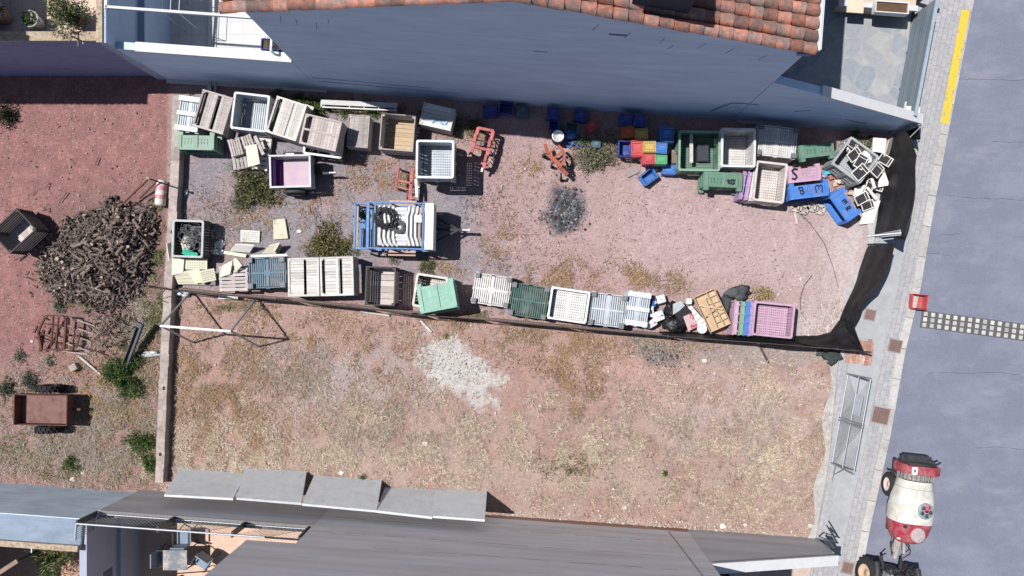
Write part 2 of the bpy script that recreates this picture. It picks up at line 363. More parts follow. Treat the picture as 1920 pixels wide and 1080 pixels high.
# ================================================================== BUILDINGS
AT = -math.atan(.0714)
TOP = Matrix.Translation((0, 373/60, 0)) @ Matrix.Rotation(AT, 4, 'Z')        # x along the wall, y into the house
BOT = Matrix.Translation((0, -400/60, 0)) @ Matrix.Rotation(-math.atan(.072), 4, 'Z')   # y < 0 is into the house
def vprism(mb, poly_tz, y0, y1, M=None):
    """polygon given in (along, up), pushed from y0 to y1"""
    n = len(poly_tz); vs = [(t, y0, z) for t, z in poly_tz]+[(t, y1, z) for t, z in poly_tz]
    fs = [tuple(range(n)), tuple(range(2*n-1, n-1, -1))]+[(i, n+i, n+(i+1) % n, (i+1) % n) for i in range(n)]
    a = sum(poly_tz[i][0]*poly_tz[(i+1) % n][1]-poly_tz[(i+1) % n][0]*poly_tz[i][1] for i in range(n))
    if (a > 0) != (y1 > y0): fs = [tuple(reversed(f)) for f in fs]
    return mb.add(vs, fs, M)
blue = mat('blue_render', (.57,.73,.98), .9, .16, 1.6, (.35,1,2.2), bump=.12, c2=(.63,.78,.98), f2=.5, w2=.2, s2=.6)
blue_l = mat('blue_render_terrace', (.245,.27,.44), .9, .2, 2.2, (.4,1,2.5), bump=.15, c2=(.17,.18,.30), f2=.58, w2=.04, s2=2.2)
grey = mat('bare_cement_render', (.64,.64,.68), .92, .24, 2.6, (.22,1,2.4), bump=.3, c2=(.53,.50,.48), f2=.52, w2=.08, s2=1.3)
white = mat('white_paint', (.64,.65,.66), .6, .07, 5, c2=(.52,.51,.49), f2=.66, s2=3)
sand = mat('sandstone', (.46,.37,.27), .85, .35, 16, bump=.4, c2=(.30,.23,.17), f2=.55, s2=9)
steel = mat('galvanised_steel', (.42,.45,.49), .5, .12, 12, metal=.55)
stain = mat('dark_stain', (.20,.26,.40), .95, .3, 20)
# --- blue house
hs = thing('blue_house', 'tall blue rendered house with terracotta tiled gable roof', 'house', M=TOP)
m_ = MB(); ridge = (-.22, 7.50)
def roofz(t): return ridge[1]-(t-ridge[0])*.236 if t > ridge[0] else ridge[1]+(t-ridge[0])*.250
vprism(m_, [(-6.42,-.1),(6.45,-.1),(6.45,roofz(6.45)-.12),(ridge[0],ridge[1]-.12),(-6.42,roofz(-6.42)-.12)], 0, 9)
link('wall', m_, blue, hs)
m_ = MB()      # rough streaks and rendering joints on the gable
for t_, z_, l_ in [(1.5,6.1,.45),(2.25,5.8,.4),(3.1,5.6,.5),(3.35,5.35,.3),(4.0,5.5,.4),(4.7,5.3,.45),(5.55,5.1,.35),(-5.0,5.0,.5),(-5.4,5.2,.4),(-5.75,5.3,.45),(-4.6,5.4,.3)]:
    m_.bar((t_,-.003,z_),(t_+.12*R.uniform(.4,1),-.003,z_+l_*.8),.006,.013)
m_.bar((-6.2,-.004,.95),(-2.0,-.004,.70),.01,.018); m_.bar((-6.3,-.004,1.25),(-2.8,-.004,1.05),.008,.014)
m_.bar((.2,-.004,4.6),(.55,-.004,4.6),.008,.03); m_.box((2.1,-.004,5.95),(.42,.008,.09))
link('render_scratches', m_, stain, hs)
m_ = MB()
for (t_,z_),(t2,z2) in [((5.7,1.1),(5.95,1.65)),((5.95,1.65),(6.3,1.72)),((6.3,1.72),(6.75,1.68)),((5.6,.8),(5.75,1.2))]:
    m_.bar((t_,-.006,z_),(t2,-.006,z2),.012,.07 if t_ < 6 else .02)
link('peeling_patch', m_, stain, hs)
m_ = MB(); NV = 20
for side in (1, -1):
    te = 6.58 if side > 0 else -6.95
    L_ = abs(te-ridge[0]); slope = .236 if side > 0 else .25; nt_ = int(L_/.34)+1
    for j in range(NV):
        v = .03+j*.285
        for i in range(nt_):
            s0 = L_-i*.34; s1 = max(s0-.41, 0); off = R.uniform(-.012,.012)
            vs = []; n = 7; r0, r1 = .140, .118
            for (s_, r_) in ((s0, r0), (s1, r1)):
                t_ = ridge[0]+side*s_; zc = ridge[1]-s_*slope+(.020 if s_ == s0 else .0)
                for k in range(n):
                    a = math.pi*k/(n-1); vs.append((t_, v+off+r_*math.cos(a), zc+r_*.85*math.sin(a)-.03))
            fs = [(k, k+1, n+k+1, n+k) for k in range(n-1)]
            if side > 0: fs = [tuple(reversed(f)) for f in fs]
            m_.add(vs, fs, smooth=True)
            m_.add([vs[0], vs[n-1]]+vs[1:n-1], [tuple([0]+list(range(2, n))+[1])])
        # channel tile between two cover rows
        if j < NV-1:
            m_.add([(ridge[0], v+.02, ridge[1]-.055), (te, v+.02, ridge[1]-L_*slope-.055), (te, v+.265, ridge[1]-L_*slope-.055), (ridge[0], v+.265, ridge[1]-.055)], [(0,1,2,3) if side > 0 else (3,2,1,0)])
for i in range(15): m_.cyl((ridge[0]+.0, -.05+i*.38, ridge[1]+.0), (ridge[0], .38+i*.38, ridge[1]+.03), .12, .10, 10)
tile = mat('roof_tiles', (.44,.19,.13), .85, .35, 10, bump=.3, c2=(.22,.155,.14), f2=.49, w2=.06, s2=3.2, tint=.75)
link('roof', m_, tile, hs)
m_ = MB(); m_.bar((6.63,.0,5.83),(6.63,9,5.83),.13,.10); m_.bar((6.69,.0,5.90),(6.69,9,5.90),.02,.06)
link('gutter', m_, white, hs)
m_ = MB(); m_.box((6.35,-.05,5.80),(.28,.10,.12)); m_.box((6.52,-.02,5.84),(.1,.1,.16)); link('corbel', m_, stain, hs)
m_ = MB(); m_.box((2.85,.60,7.05),(1.25,.7,1.0)); link('chimney', m_, mat('chimney_dark', (.05,.06,.09), .9), hs)
m_ = MB(); m_.box((2.85,.60,7.58),(1.4,.85,.06)); link('chimney_cap', m_, mat('chimney_cap', (.24,.26,.33), .8), hs)
# --- sloping side wall of the forecourt
t = thing('sloping_boundary_wall', 'blue side wall with sloping top and white coping beside the gate', 'wall', M=TOP)
m_ = MB(); vprism(m_, [(6.47,-.1),(11.72,-.1),(11.72,1.07),(8.02,2.9),(6.47,3.58)], .0, .22); link('wall', m_, blue, t)
m_ = MB(); vprism(m_, [(8.02,2.90),(11.78,1.05),(11.78,1.12),(8.02,2.97)], -.04, .25); m_.box((11.76,.1,.53),(.12,.34,1.10)); link('coping', m_, white, t)
# cement column and crack stains
m_ = MB(); m_.bar((9.6,-.004,.9),(10.4,-.004,.6),.01,.02); m_.bar((7.9,-.005,1.3),(8.3,-.005,1.5),.01,.03); link('cracks', m_, stain, t)
# forecourt paving
def cellmat(name, c1, c2, mortar, s_, ms=.04):
    m = mat(name, c1, .8, .15, 8, bump=.15); n = m.node_tree; N = n.nodes; L = n.links
    tc = N.new('ShaderNodeTexCoord'); a = N.new('ShaderNodeTexVoronoi'); a.inputs['Scale'].default_value = s_; bb = N.new('ShaderNodeTexVoronoi'); bb.feature = 'DISTANCE_TO_EDGE'; bb.inputs['Scale'].default_value = s_
    L.new(tc.outputs['Object'], a.inputs[0]); L.new(tc.outputs['Object'], bb.inputs[0])
    sp_ = N.new('ShaderNodeSeparateColor'); L.new(a.outputs['Color'], sp_.inputs[0])
    mx = N.new('ShaderNodeMix'); mx.data_type = 'RGBA'; mx.inputs[6].default_value = (*c1,1); mx.inputs[7].default_value = (*c2,1); L.new(sp_.outputs[0], mx.inputs[0])
    mr = N.new('ShaderNodeMapRange'); mr.inputs[1].default_value = ms*.4; mr.inputs[2].default_value = ms; L.new(bb.outputs['Distance'], mr.inputs[0])
    m2 = N.new('ShaderNodeMix'); m2.data_type = 'RGBA'; m2.inputs[6].default_value = (*mortar,1); L.new(mr.outputs[0], m2.inputs[0]); L.new(mx.outputs[2], m2.inputs[7])
    vm = [x for x in N if x.type == 'VECT_MATH'][0]; L.new(m2.outputs[2], vm.inputs[0]); return m
m_ = MB(); a_ = [G(1380,-120),G(1722,-120),G(1706,35),G(1688,206),G(1664,250),G(1380,232)]
m_.prism([(p.x,p.y) for p in a_], .0, .06); structure('forecourt_paving', m_, cellmat('crazy_paving', (.27,.31,.36), (.42,.42,.42), (.37,.38,.39), 1.9))
# gate
gA, gB = G(1667,251), G(1709,30); d = gB-gA; ang = math.atan2(d.y, d.x); L_ = d.length
t = thing('driveway_gate', 'grey metal louvred driveway gate in three bays along the pavement', 'gate', loc=gA+Vector((0,0,.1)), rz=ang)
dg = mat('gate_grey', (.16,.20,.235), .5, .08, 8); dgd = mat('gate_dark', (.05,.06,.075), .5)
m_ = MB()
for k in range(11): m_.box((L_/2+.1,-.0,.10+k*.105),(L_-.3,.018,.082)) 
link('louvre_panel', m_, dg, t)
m_ = MB(); 
for k in range(4): m_.box((.25+k*(L_-.3)/3+.0,-.03,.60),(.05,.05,1.24))
link('frame', m_, dgd, t)
m_ = MB(); m_.box((L_/2+.1,-.01,1.25),(L_-.2,.09,.05)); link('top_rail', m_, mat('gate_rail', (.30,.37,.43), .5), t)
m_ = MB(); m_.box((.62,.03,.62),(.36,.03,.06)); link('handle', m_, white, t)
t = thing('gate_post', 'dark steel post closing the far end of the louvred gate', 'gate post', loc=G(1712,8)+Vector((0,0,.1)), rz=ang)
m_ = MB().box((0,0,.66),(.12,.12,1.32)); link('post', m_, dgd, t); m_ = MB().box((0,0,1.335),(.15,.15,.03)); link('post_cap', m_, dg, t)
# white gate pillar
m_ = MB(); p = G(1668,236); m_.box((p.x+.12,p.y+.12,.52),(.34,.26,1.0),AT); m_.box((p.x+.12,p.y+.12,1.04),(.42,.36,.05),AT)
single('gate_pillar', 'white square pillar where sloping blue wall meets the gate', 'pillar', m_, white)
# beige porch above the forecourt
t = thing('beige_porch', 'beige rendered porch front at the head of the stone forecourt', 'porch', loc=G(1633,32), rz=AT)
bei = mat('beige_render', (.62,.52,.40), .85, .1, 4)
m_ = MB(); m_.box((-.1,.8,.30),(2.3,1.5,.6)); m_.box((-.8,.5,.63),(.5,1.4,.05)); link('wall', m_, bei, t)
m_ = MB(); m_.box((-.1,.07,.62),(2.4,.16,.06)); link('sill', m_, white, t)
pl = thing('window_planter', 'pale trough of yellow flowers standing on the beige porch', 'planter', loc=G(1668,20,.62)+Vector((-.05,0,.03)), rz=AT)
m_ = MB(); m_.box((0,0,.015),(.95,.30,.03)); [m_.box((0,s*.16,.11),(1.0,.03,.22)) for s in (-1,1)]; [m_.box((s*.49,0,.11),(.03,.29,.22)) for s in (-1,1)]
link('trough', m_, white, pl)
m_ = MB().box((0,0,.10),(.94,.28,.12)); link('earth', m_, mat('earth', (.12,.07,.04), .95), pl)
# --- blue back terrace: party wall, parapet, floor, pergola
t = thing('party_wall', 'light blue wall between the two terraces at upper left', 'wall', M=Matrix.Identity(4))
m_ = MB(); yb = TOP @ Vector((-11.2,0,0))
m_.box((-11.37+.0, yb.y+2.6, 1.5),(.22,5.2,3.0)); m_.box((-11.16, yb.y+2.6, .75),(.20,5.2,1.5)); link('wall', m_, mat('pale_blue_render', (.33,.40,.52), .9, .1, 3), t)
m_ = MB(); m_.box((-11.42, yb.y+2.6, 3.02),(.16,5.2,.05)); link('coping', m_, sand, t)
t = thing('terrace_parapet', 'blue parapet wall with white coping left of the gable', 'wall', M=TOP)
m_ = MB(); m_.box((-8.9,.1,1.28),(4.94,.2,2.56)); link('wall', m_, blue, t)
m_ = MB(); m_.box((-8.58,.08,2.595),(4.3,.26,.06)); link('coping', m_, white, t)
m_ = MB(); a_ = [(-11.2,6.9),(-6.2,6.6),(-6.2,12.4),(-11.2,12.4)]; m_.prism(a_, 0, .05)
structure('blue_house_patio', m_, brickmat('patio_white_tiles', (.62,.61,.60), (.66,.65,.64), (.50,.49,.48), .4, .4, .008, 0, .06, 0))
m_ = MB(); m_.box((-9.94+.1,9.3,.07),(.10,5.4,.035)); m_.box((-9.66,9.3,.066),(.05,5.4,.03)); single('patio_channel', 'pair of pale strips dividing the white tiled patio', 'floor channel', m_, mat('grey_strip', (.55,.55,.55), .6))
t = thing('pergola', 'white steel pergola beams over the blue house patio', 'pergola', M=TOP)
m_ = MB(); m_.bar((-11.35,.95,3.0),(-6.4,.95,3.0),.07,.09); link('beam', m_, white, t)
m_ = MB(); m_.bar((-11.35,1.60,3.0),(-6.4,1.60,3.0),.07,.09); link('beam', m_, white, t)
m_ = MB(); m_.bar((-11.35,.9,3.0),(-11.35,5,3.0),.07,.09); link('beam', m_, white, t)
m_ = MB(); m_.bar((-6.9,.14,2.9),(-6.9,.95,2.9),.05,.05); m_.bar((-6.9,.14,2.62),(-6.9,.14,2.9),.05,.05); link('bracket', m_, white, t)
t = thing('blue_planter', 'dark blue planter with purple flowers by the patio coping', 'planter', M=TOP @ Matrix.Translation((-6.98,.40,0)))
m_ = MB(); rbl = mat('royal_blue', (.03,.05,.26), .7)
for s in (-1,1): m_.box((0,s*.14,2.45),(.62,.03,.36)); m_.box((s*.30,0,2.45),(.03,.25,.36))
m_.box((0,0,2.30),(.57,.25,.03)); link('trough', m_, rbl, t)
m_ = MB().box((0,0,2.50),(.56,.24,.16)); link('earth', m_, mat('earth', (.12,.07,.04), .95), t)
m_ = MB(); m_.box((0,0,1.13),(.5,.25,2.26)); link('pedestal', m_, blue, t)
PLANTER = t
t = thing('clothes_rack', 'thin white drying rack on the patio wall', 'clothes rack', M=TOP @ Matrix.Translation((-10.4,1.5,0)))
m_ = MB(); [m_.bar((x,0,1.5),(x-.02,.9,1.5),.015,.015) for x in (-.3,-.05,.2)]; link('wire', m_, white, t)
m_ = MB(); [m_.bar((x,0,.05),(x,0,1.5),.02,.02) for x in (-.3,.2)]; [m_.bar((x,.9,.05),(x,.9,1.5),.02,.02) for x in (-.3,.2)]; m_.bar((-.3,0,1.5),(.2,0,1.5),.02,.02); m_.bar((-.3,.9,1.5),(.2,.9,1.5),.02,.02); link('frame', m_, steel, t)
# --- neighbour's raised terrace, upper left
ny = 428/60; t = thing('terrace_house', 'indigo walled raised terrace and house at upper left corner', 'house', loc=(0,ny,0))
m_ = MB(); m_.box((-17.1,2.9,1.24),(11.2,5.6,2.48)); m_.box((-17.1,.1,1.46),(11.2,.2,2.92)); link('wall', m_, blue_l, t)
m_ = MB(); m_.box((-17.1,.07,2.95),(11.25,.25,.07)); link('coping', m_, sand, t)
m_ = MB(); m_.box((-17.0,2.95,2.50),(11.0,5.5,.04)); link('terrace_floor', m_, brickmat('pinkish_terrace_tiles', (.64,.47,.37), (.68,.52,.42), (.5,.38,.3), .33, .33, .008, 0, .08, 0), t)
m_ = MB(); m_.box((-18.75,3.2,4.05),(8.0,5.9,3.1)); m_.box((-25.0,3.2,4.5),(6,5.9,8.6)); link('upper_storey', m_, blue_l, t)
m_ = MB()
for i in range(38): m_.cyl((-22.6+i*.21,.1,5.70),(-22.6+i*.21,.55,5.74),.10,.09,8)
link('roof', m_, tile, t)
def pot(px, py, z, r, h, col_, name, lab, cat='potted plant', mm='terracotta'):
    t = thing(name, lab, cat, loc=G(px,py,z))
    m_ = MB().lathe([(r*.62,0),(r*.66,h*.02),(r*.98,h*.9),(r*1.06,h*.9),(r*1.06,h),(r*.92,h),(r*.88,h*.86),(.0,h*.86)], 22)
    link('pot', m_, mat('pot_'+mm, col_, .8, .15, 12), t); return t
def foliage(name, parent, r, h, n, cols, leaf=.05, z0=0, flat=1.0, hollow=.35, seed=0, label=None, cat=None, loc=None, group=None, wide=.45, kind=None):
    rg = np.random.default_rng(seed+100)
    d = rg.normal(size=(n,3)); d /= np.linalg.norm(d, axis=1)[:,None]; d[:,2] = np.abs(d[:,2])*1.0
    rad = hollow+(1-hollow)*rg.random(n)**.6
    lob = 1+.28*np.sin(np.arctan2(d[:,1],d[:,0])*rg.integers(2,5)+rg.random()*6)+.15*np.sin(np.arctan2(d[:,1],d[:,0])*7+rg.random()*6)
    keep = fbm(d[:,0]*2.2+d[:,2]+seed+20, d[:,1]*2.2+20, seed, 3)
    k = keep > .42; d, rad, lob = d[k], rad[k], lob[k]; n = len(d)
    p = d*rad[:,None]*np.array([r,r,h])*np.stack([lob,lob,np.ones(n)],1); p[:,2] = p[:,2]*flat+z0
    a = rg.normal(size=(n,3)); a += d*.9; a /= np.linalg.norm(a, axis=1)[:,None]
    b = np.cross(a, rg.normal(size=(n,3))); b /= np.linalg.norm(b, axis=1)[:,None]
    ls = leaf*(.6+.8*rg.random(n))[:,None]
    p = p*np.stack([1+.55*rg.random(n)**5]*2+[np.ones(n)],1)
    v = np.stack([p-b*ls*wide*.5, p+a*ls*.5+b*ls*wide*.0, p+b*ls*wide*.5, p+a*ls], 1)
    v = np.stack([p, p+a*ls*.5+b*ls*wide*.5, p+a*ls, p+a*ls*.5-b*ls*wide*.5], 1)
    cl = np.array(cols)[rg.integers(0, len(cols), n)]*(.7+.6*rg.random(n))[:,None]
    return fast_mesh(name, v.reshape(-1,3), 4, cl, parent, label, cat, loc, group, kind)
def fast_mesh(name, v, k, cl, parent=None, label=None, cat=None, loc=None, group=None, kind=None, mname='leaves'):
    n = len(v)//k; me = bpy.data.meshes.new(name); me.vertices.add(len(v)); me.vertices.foreach_set('co', v.ravel().astype(np.float32))
    me.loops.add(n*k); me.loops.foreach_set('vertex_index', np.arange(n*k, dtype=np.int32))
    me.polygons.add(n); me.polygons.foreach_set('loop_start', np.arange(0, n*k, k, dtype=np.int32))
    ca = me.color_attributes.new('Col', 'FLOAT_COLOR', 'POINT'); ca.data.foreach_set('color', np.concatenate([np.repeat(cl, k, 0), np.ones((n*k,1))], 1).ravel().astype(np.float32))
    me.materials.append(attr_mat(mname, .75, .15, 40, 0)); me.update(); me.validate()
    o = bpy.data.objects.new(name, me); C.objects.link(o)
    if parent is not None: o.parent = parent
    if loc is not None: o.location = loc
    if label: tag(o, label, cat, group, kind)
    return o
GREEN = [(.07,.13,.035),(.10,.17,.05),(.045,.085,.025),(.13,.17,.06)]
foliage('flowers', PLANTER, .16, .14, 240, [(.16,.10,.36),(.09,.12,.2),(.07,.12,.05)], .05, 2.58)
tp = pot(75,46,2.55,.22,.40,(.5,.5,.5),'potted_plant','small round green plant in grey pot on terrace corner',mm='grey'); foliage('foliage', tp, .19,.16, 900, GREEN, .05, .36)
tp = pot(10,34,2.55,.30,.55,(.60,.42,.32),'potted_plant','dark leafed plant in wide beige pot in terrace shade',mm='clay'); foliage('foliage', tp, .34,.4, 1500, [(.03,.05,.02),(.05,.07,.02)], .07, .5)
tp = pot(152,40,2.55,.22,.36,(.50,.27,.16),'potted_shrub','large airy green shrub in pot on the upper left terrace'); foliage('foliage', tp, .48,.85, 5200, [(.11,.16,.07),(.15,.19,.09),(.08,.12,.05),(.22,.2,.1)], .06, .35, hollow=.15)
m_ = MB(); [m_.tube([(0,0,.3),(R.uniform(-.1,.1),R.uniform(-.1,.1),.6),(R.uniform(-.3,.3),R.uniform(-.3,.3),1.0)],.012,5) for _ in range(7)]; link('stem', m_, mat('bark', (.14,.10,.07), .9), tp)
t = thing('wall_bracket', 'black bracket and rod sticking out over terrace coping', 'bracket', loc=G(146,66,3.0))
m_ = MB(); m_.bar((0,.1,0),(0,-.30,-.02),.03,.03); m_.bar((0,-.1,0),(-.02,-.12,.25),.03,.03); m_.bar((-.55,.28,.05),(.2,.22,.08),.02,.02); link('arm', m_, mat('black_metal', (.02,.02,.022), .5), t)
m_ = MB(); m_.cyl((.09,-.05,-.05),(.09,-.2,-.08),.015); link('lamp_tube', m_, white, t)

# --- bottom: grey cement walls and building
t = thing('grey_building', 'tall bare cement building wall along the bottom', 'building', M=BOT)
red = mat('stained_render', (.42,.30,.26), .95, .3, 3, (.3,1,4), c2=(.36,.17,.11), f2=.5, w2=.1, s2=1.2)
m_ = MB(); vprism(m_, [(-6.0,.30),(5.06,.30),(5.06,6.5),(-7.28,6.5),(-7.28,3.55),(-6.0,3.55)], 0, -6); link('wall', m_, grey, t)
m_ = MB(); vprism(m_, [(-6.0,-.1),(5.06,-.1),(5.06,.298),(-6.0,.298)], .002, -5.9); link('wall_foot', m_, red, t)
m_ = MB()
for z_, x0, x1 in ((1.35,-5.6,3.2),(2.55,-5.9,4.6),(3.5,-4.0,5.0),(.82,-5.0,2.0)):
    x = x0
    while x < x1:
        l_ = R.uniform(.3,1.1); m_.bar((x,.003,z_+R.uniform(-.02,.02)),(x+l_,.003,z_+R.uniform(-.03,.03)),.004,R.uniform(.008,.02)); x += l_+R.uniform(.05,.6)
m_.bar((4.4,.003,.4),(4.7,.003,6.4),.004,.03)
link('render_joints', m_, mat('joint_stain', (.27,.265,.265), .95, .3, 10), t)
t = thing('low_cement_wall', 'low bare cement wall carrying the mesh railing', 'wall', M=BOT)
m_ = MB(); m_.box((-9.03,-.1,1.02),(6.04,.2,2.14)); link('wall', m_, grey, t)
m_ = MB(); m_.box((-9.0,-.1,2.105),(6.0,.2,.03)); link('wall_top', m_, mat('sun_dimmed_cement_top', (.20,.195,.19), .9), t)  # grey render colour lowered here so full sunlight does not bleach the top
t = thing('sloping_cement_wall', 'sloping cement side wall with white coping at bottom right', 'wall', M=BOT)
m_ = MB(); vprism(m_, [(5.07,-.1),(9.05,-.1),(9.05,1.50),(5.07,2.86)], -.0, -.2); link('wall', m_, grey, t)
m_ = MB(); vprism(m_, [(5.07,2.87),(9.1,1.49),(9.1,1.56),(5.07,2.94)], .03, -.26); link('coping', m_, white, t)
# bottom patios
m_ = MB(); m_.prism([(-12.1,-5.9),(-5.9,-6.35),(-5.9,-12),(-12.1,-12)], 0, .05)
structure('grey_house_patio', m_, brickmat('terracotta_patio_tiles', (.62,.42,.31), (.68,.50,.39), (.5,.36,.28), .36, .36, .006, 0, .1, 0))
m_ = MB(); m_.prism([(5.1,-7.2),(8.9,-7.5),(9.0,-14),(5.1,-14)], 0, .05); structure('front_yard_floor', m_, mat('pinkish_floor', (.55,.45,.38), .85, .15, 8))
t = thing('front_stairs', 'pinkish front steps with dark iron grille behind white coping', 'steps', loc=(6.6,-8.4,.05))
m_ = MB(); [m_.box((-.2+i*.35,-.6,.08*(3-i)),(.33,1.6,.16*(3-i))) for i in range(3)]; link('steps', m_, bei, t)
m_ = MB(); [m_.box((-.55,-.5+i*.12,.45),(.03,.03,.8)) for i in range(7)]; m_.box((-.55,-.15,.86),(.05,.9,.04)); link('grille', m_, mat('black_metal', (0,0,0)), t)
t = thing('terrace_railing', 'mesh panel railing with silver tubes above the low cement wall', 'railing', M=BOT)
zt, zb = 3.0, 2.13
xsr = [-12.08,-9.9,-7.9,-6.1]
for a_, b_ in zip(xsr, xsr[1:]):
    m_ = MB()
    k = a_
    while k < b_:
        m_.bar((k,-.1,zb),(min(k+.87,b_),-.1,zb+min(.87,b_-k)),.006,.006); m_.bar((min(k+.87,b_),-.1,zb),(k,-.1,zb+min(.87,b_-k)),.006,.006); k += .11
    link('mesh_panel', m_, mat('wire_grey', (.35,.35,.36), .5, metal=.5), t)
m_ = MB(); m_.cyl((-12.08,-.1,zt),(-6.05,-.1,zt),.028); link('top_tube', m_, steel, t)
m_ = MB(); m_.cyl((-12.08,-.1,zb+.02),(-6.05,-.1,zb+.02),.02); link('bottom_tube', m_, steel, t)
for x in xsr: m_ = MB(); m_.box((x,-.1,(zt+zb)/2),(.05,.16,zt-zb)); link('post', m_, mat('gate_dark', (0,0,0)), t)
m_ = MB(); m_.cyl((-12.08,-.1,zt),(-12.08,-.55,zt),.03); m_.cyl((-12.08,-.1,zb+.02),(-12.08,-.55,zb+.02),.03); [m_.bar((-12.08,-.1-k*.06,zb),(-12.08,-.1-k*.06,zt),.012,.012) for k in range(8)]; link('return_panel', m_, steel, t)
t = thing('side_party_wall', 'smooth lilac grey wall bounding the patio on its left', 'wall', loc=(0,0,0))
lil = mat('lilac_render', (.42,.45,.55), .85, .06, 2)
m_ = MB(); m_.box((-12.20,-9.1,1.25),(.2,6.0,2.5)); m_.box((-12.05,-9.1,.55),(.12,6.0,1.1)); link('wall', m_, lil, t)
m_ = MB(); m_.box((-12.095,-7.85,1.55),(.012,.30,.42)); link('vent_plate', m_, mat('vent_blue', (.12,.15,.22), .7), t)
lb = mat('pale_blue_wall', (.72,.86,.97), .9, .16, 2.5, (.4,1,1), bump=.2, c2=(.60,.72,.84), f2=.55, s2=2)
t = thing('pale_blue_wall', 'broad pale blue sunlit wall at the lower left corner', 'wall', M=Matrix.Translation((0,-406/60,0)) @ Matrix.Rotation(-math.atan(.072), 4, 'Z'))
m_ = MB(); m_.box((-17.15,-.36,1.25),(9.9,.72,2.7)); link('wall', m_, lb, t)
m_ = MB(); m_.box((-17.15,-.37,2.602),(9.88,.70,.01)); link('wall_top', m_, mat('sun_dimmed_blue_top', (.27,.34,.43), .9, .2, 3, (.5,1,1), c2=(.22,.28,.36), f2=.55, s2=2), t)  # same blue, painted darker to offset full sun on the flat top
m_ = MB(); m_.box((-17.15,-.80,1.34),(9.9,.16,2.72)); link('coping', m_, sand, t)
m_ = MB(); m_.bar((-21,-.13,2.610),(-12.3,-.13,2.610),.02,.004); m_.bar((-16,-.36,2.610),(-15.8,-.37,2.610),.03,.004); link('crack', m_, stain, t)
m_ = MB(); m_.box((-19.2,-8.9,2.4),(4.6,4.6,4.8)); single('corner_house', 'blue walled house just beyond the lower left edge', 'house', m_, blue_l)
m_ = MB(); m_.prism([(-17,-6.5),(-12.3,-6.6),(-12.3,-12),(-17,-12)], 0, .04); structure('corner_patio', m_, mat('corner_patio_tiles', (.50,.30,.22), .85, .15, 5))
# furniture
def chair(name, lab, px, py, rz, cm, fm, z=.05):
    t = thing(name, lab, 'chair', loc=G(px,py,0)+Vector((0,0,z)), rz=rz)
    m_ = MB().box((0,0,.44),(.42,.42,.04)); link('seat', m_, cm, t)
    m_ = MB().box((0,.22,.68),(.42,.03,.40)); link('backrest', m_, cm, t)
    for sx in (-1,1):
        for sy in (-1,1): m_ = MB(); m_.bar((sx*.18,sy*.18,.42),(sx*.22,sy*.24,0),.025,.025); link('leg', m_, fm, t)
    for sx in (-1,1): m_ = MB(); m_.bar((sx*.24,.2,.64),(sx*.24,-.18,.64),.04,.03); m_.bar((sx*.24,-.18,.64),(sx*.23,-.18,.42),.03,.03); link('armrest', m_, fm, t)
    return t
gb = mat('chair_greyblue', (.20,.26,.34), .6, .08); bk = mat('black_metal', (0,0,0))
chair('patio_chair','grey blue chair standing above the table on tiled patio',360,996,math.pi,gb,bk)
chair('patio_chair','grey blue chair left of the patio table, half shaded',326,1032,math.pi*.5,gb,bk)
chair('patio_chair','grey blue chair right of the table under the upper storey',396,1040,-.6,gb,bk)
chair('white_chair','white plastic armchair in the dark lower left patio',86,1004,-math.pi/2,white,white)
t = thing('patio_table','small glass topped patio table with thin black legs','table',loc=G(352,1033)+Vector((0,0,.05)))
m_ = MB().box((0,0,.72),(.72,.6,.02)); link('tabletop', m_, mat('table_glass', (.22,.25,.28), .15, .1, 3, c2=(.6,.5,.45), f2=.5, s2=2), t)
for sx in (-1,1):
    for sy in (-1,1): m_ = MB(); m_.bar((sx*.33,sy*.27,.71),(sx*.38,sy*.3,0),.03,.03); link('leg', m_, bk, t)
t = thing('parasol','closed dark parasol leaning over the patio table','parasol',loc=G(334,1062)+Vector((0,0,.05)))
m_ = MB(); m_.cyl((0,-.2,0),(.55,.15,1.5),.02); link('pole', m_, mat('bark', (0,0,0)), t)
m_ = MB(); m_.lathe([(.02,0),(.16,.1),(.13,.5),(.05,.95),(.01,1.0)], 9, Matrix.Translation((-.1,-.28,.15)) @ Euler((.5,.9,0)).to_matrix().to_4x4()); link('canopy', m_, mat('dark_cloth', (.02,.022,.035), .9), t)
t = thing('wooden_beam','old timber handrail slanting over the lower left patio','beam',loc=G(60,1030)+Vector((0,0,1.6)))
m_ = MB(); m_.bar((-1.1,-.95,0),(.75,.25,0),.12,.08); link('beam', m_, mat('old_timber', (.28,.21,.16), .9, .3, 8), t)
m_ = MB(); m_.cyl((.70,.22,-1.56),(.70,.22,0),.03); m_.cyl((-1.0,-.88,-1.56),(-1.0,-.88,0),.03); link('post', m_, bk, t)
tp = pot(120,1030,.05,.26,.5,(.55,.22,.13),'potted_plant','spiky green plant in terracotta pot at lower left'); foliage('foliage', tp, .6,.5, 1500, GREEN+[(.25,.25,.12)], .16, .4, hollow=.1, wide=.16)
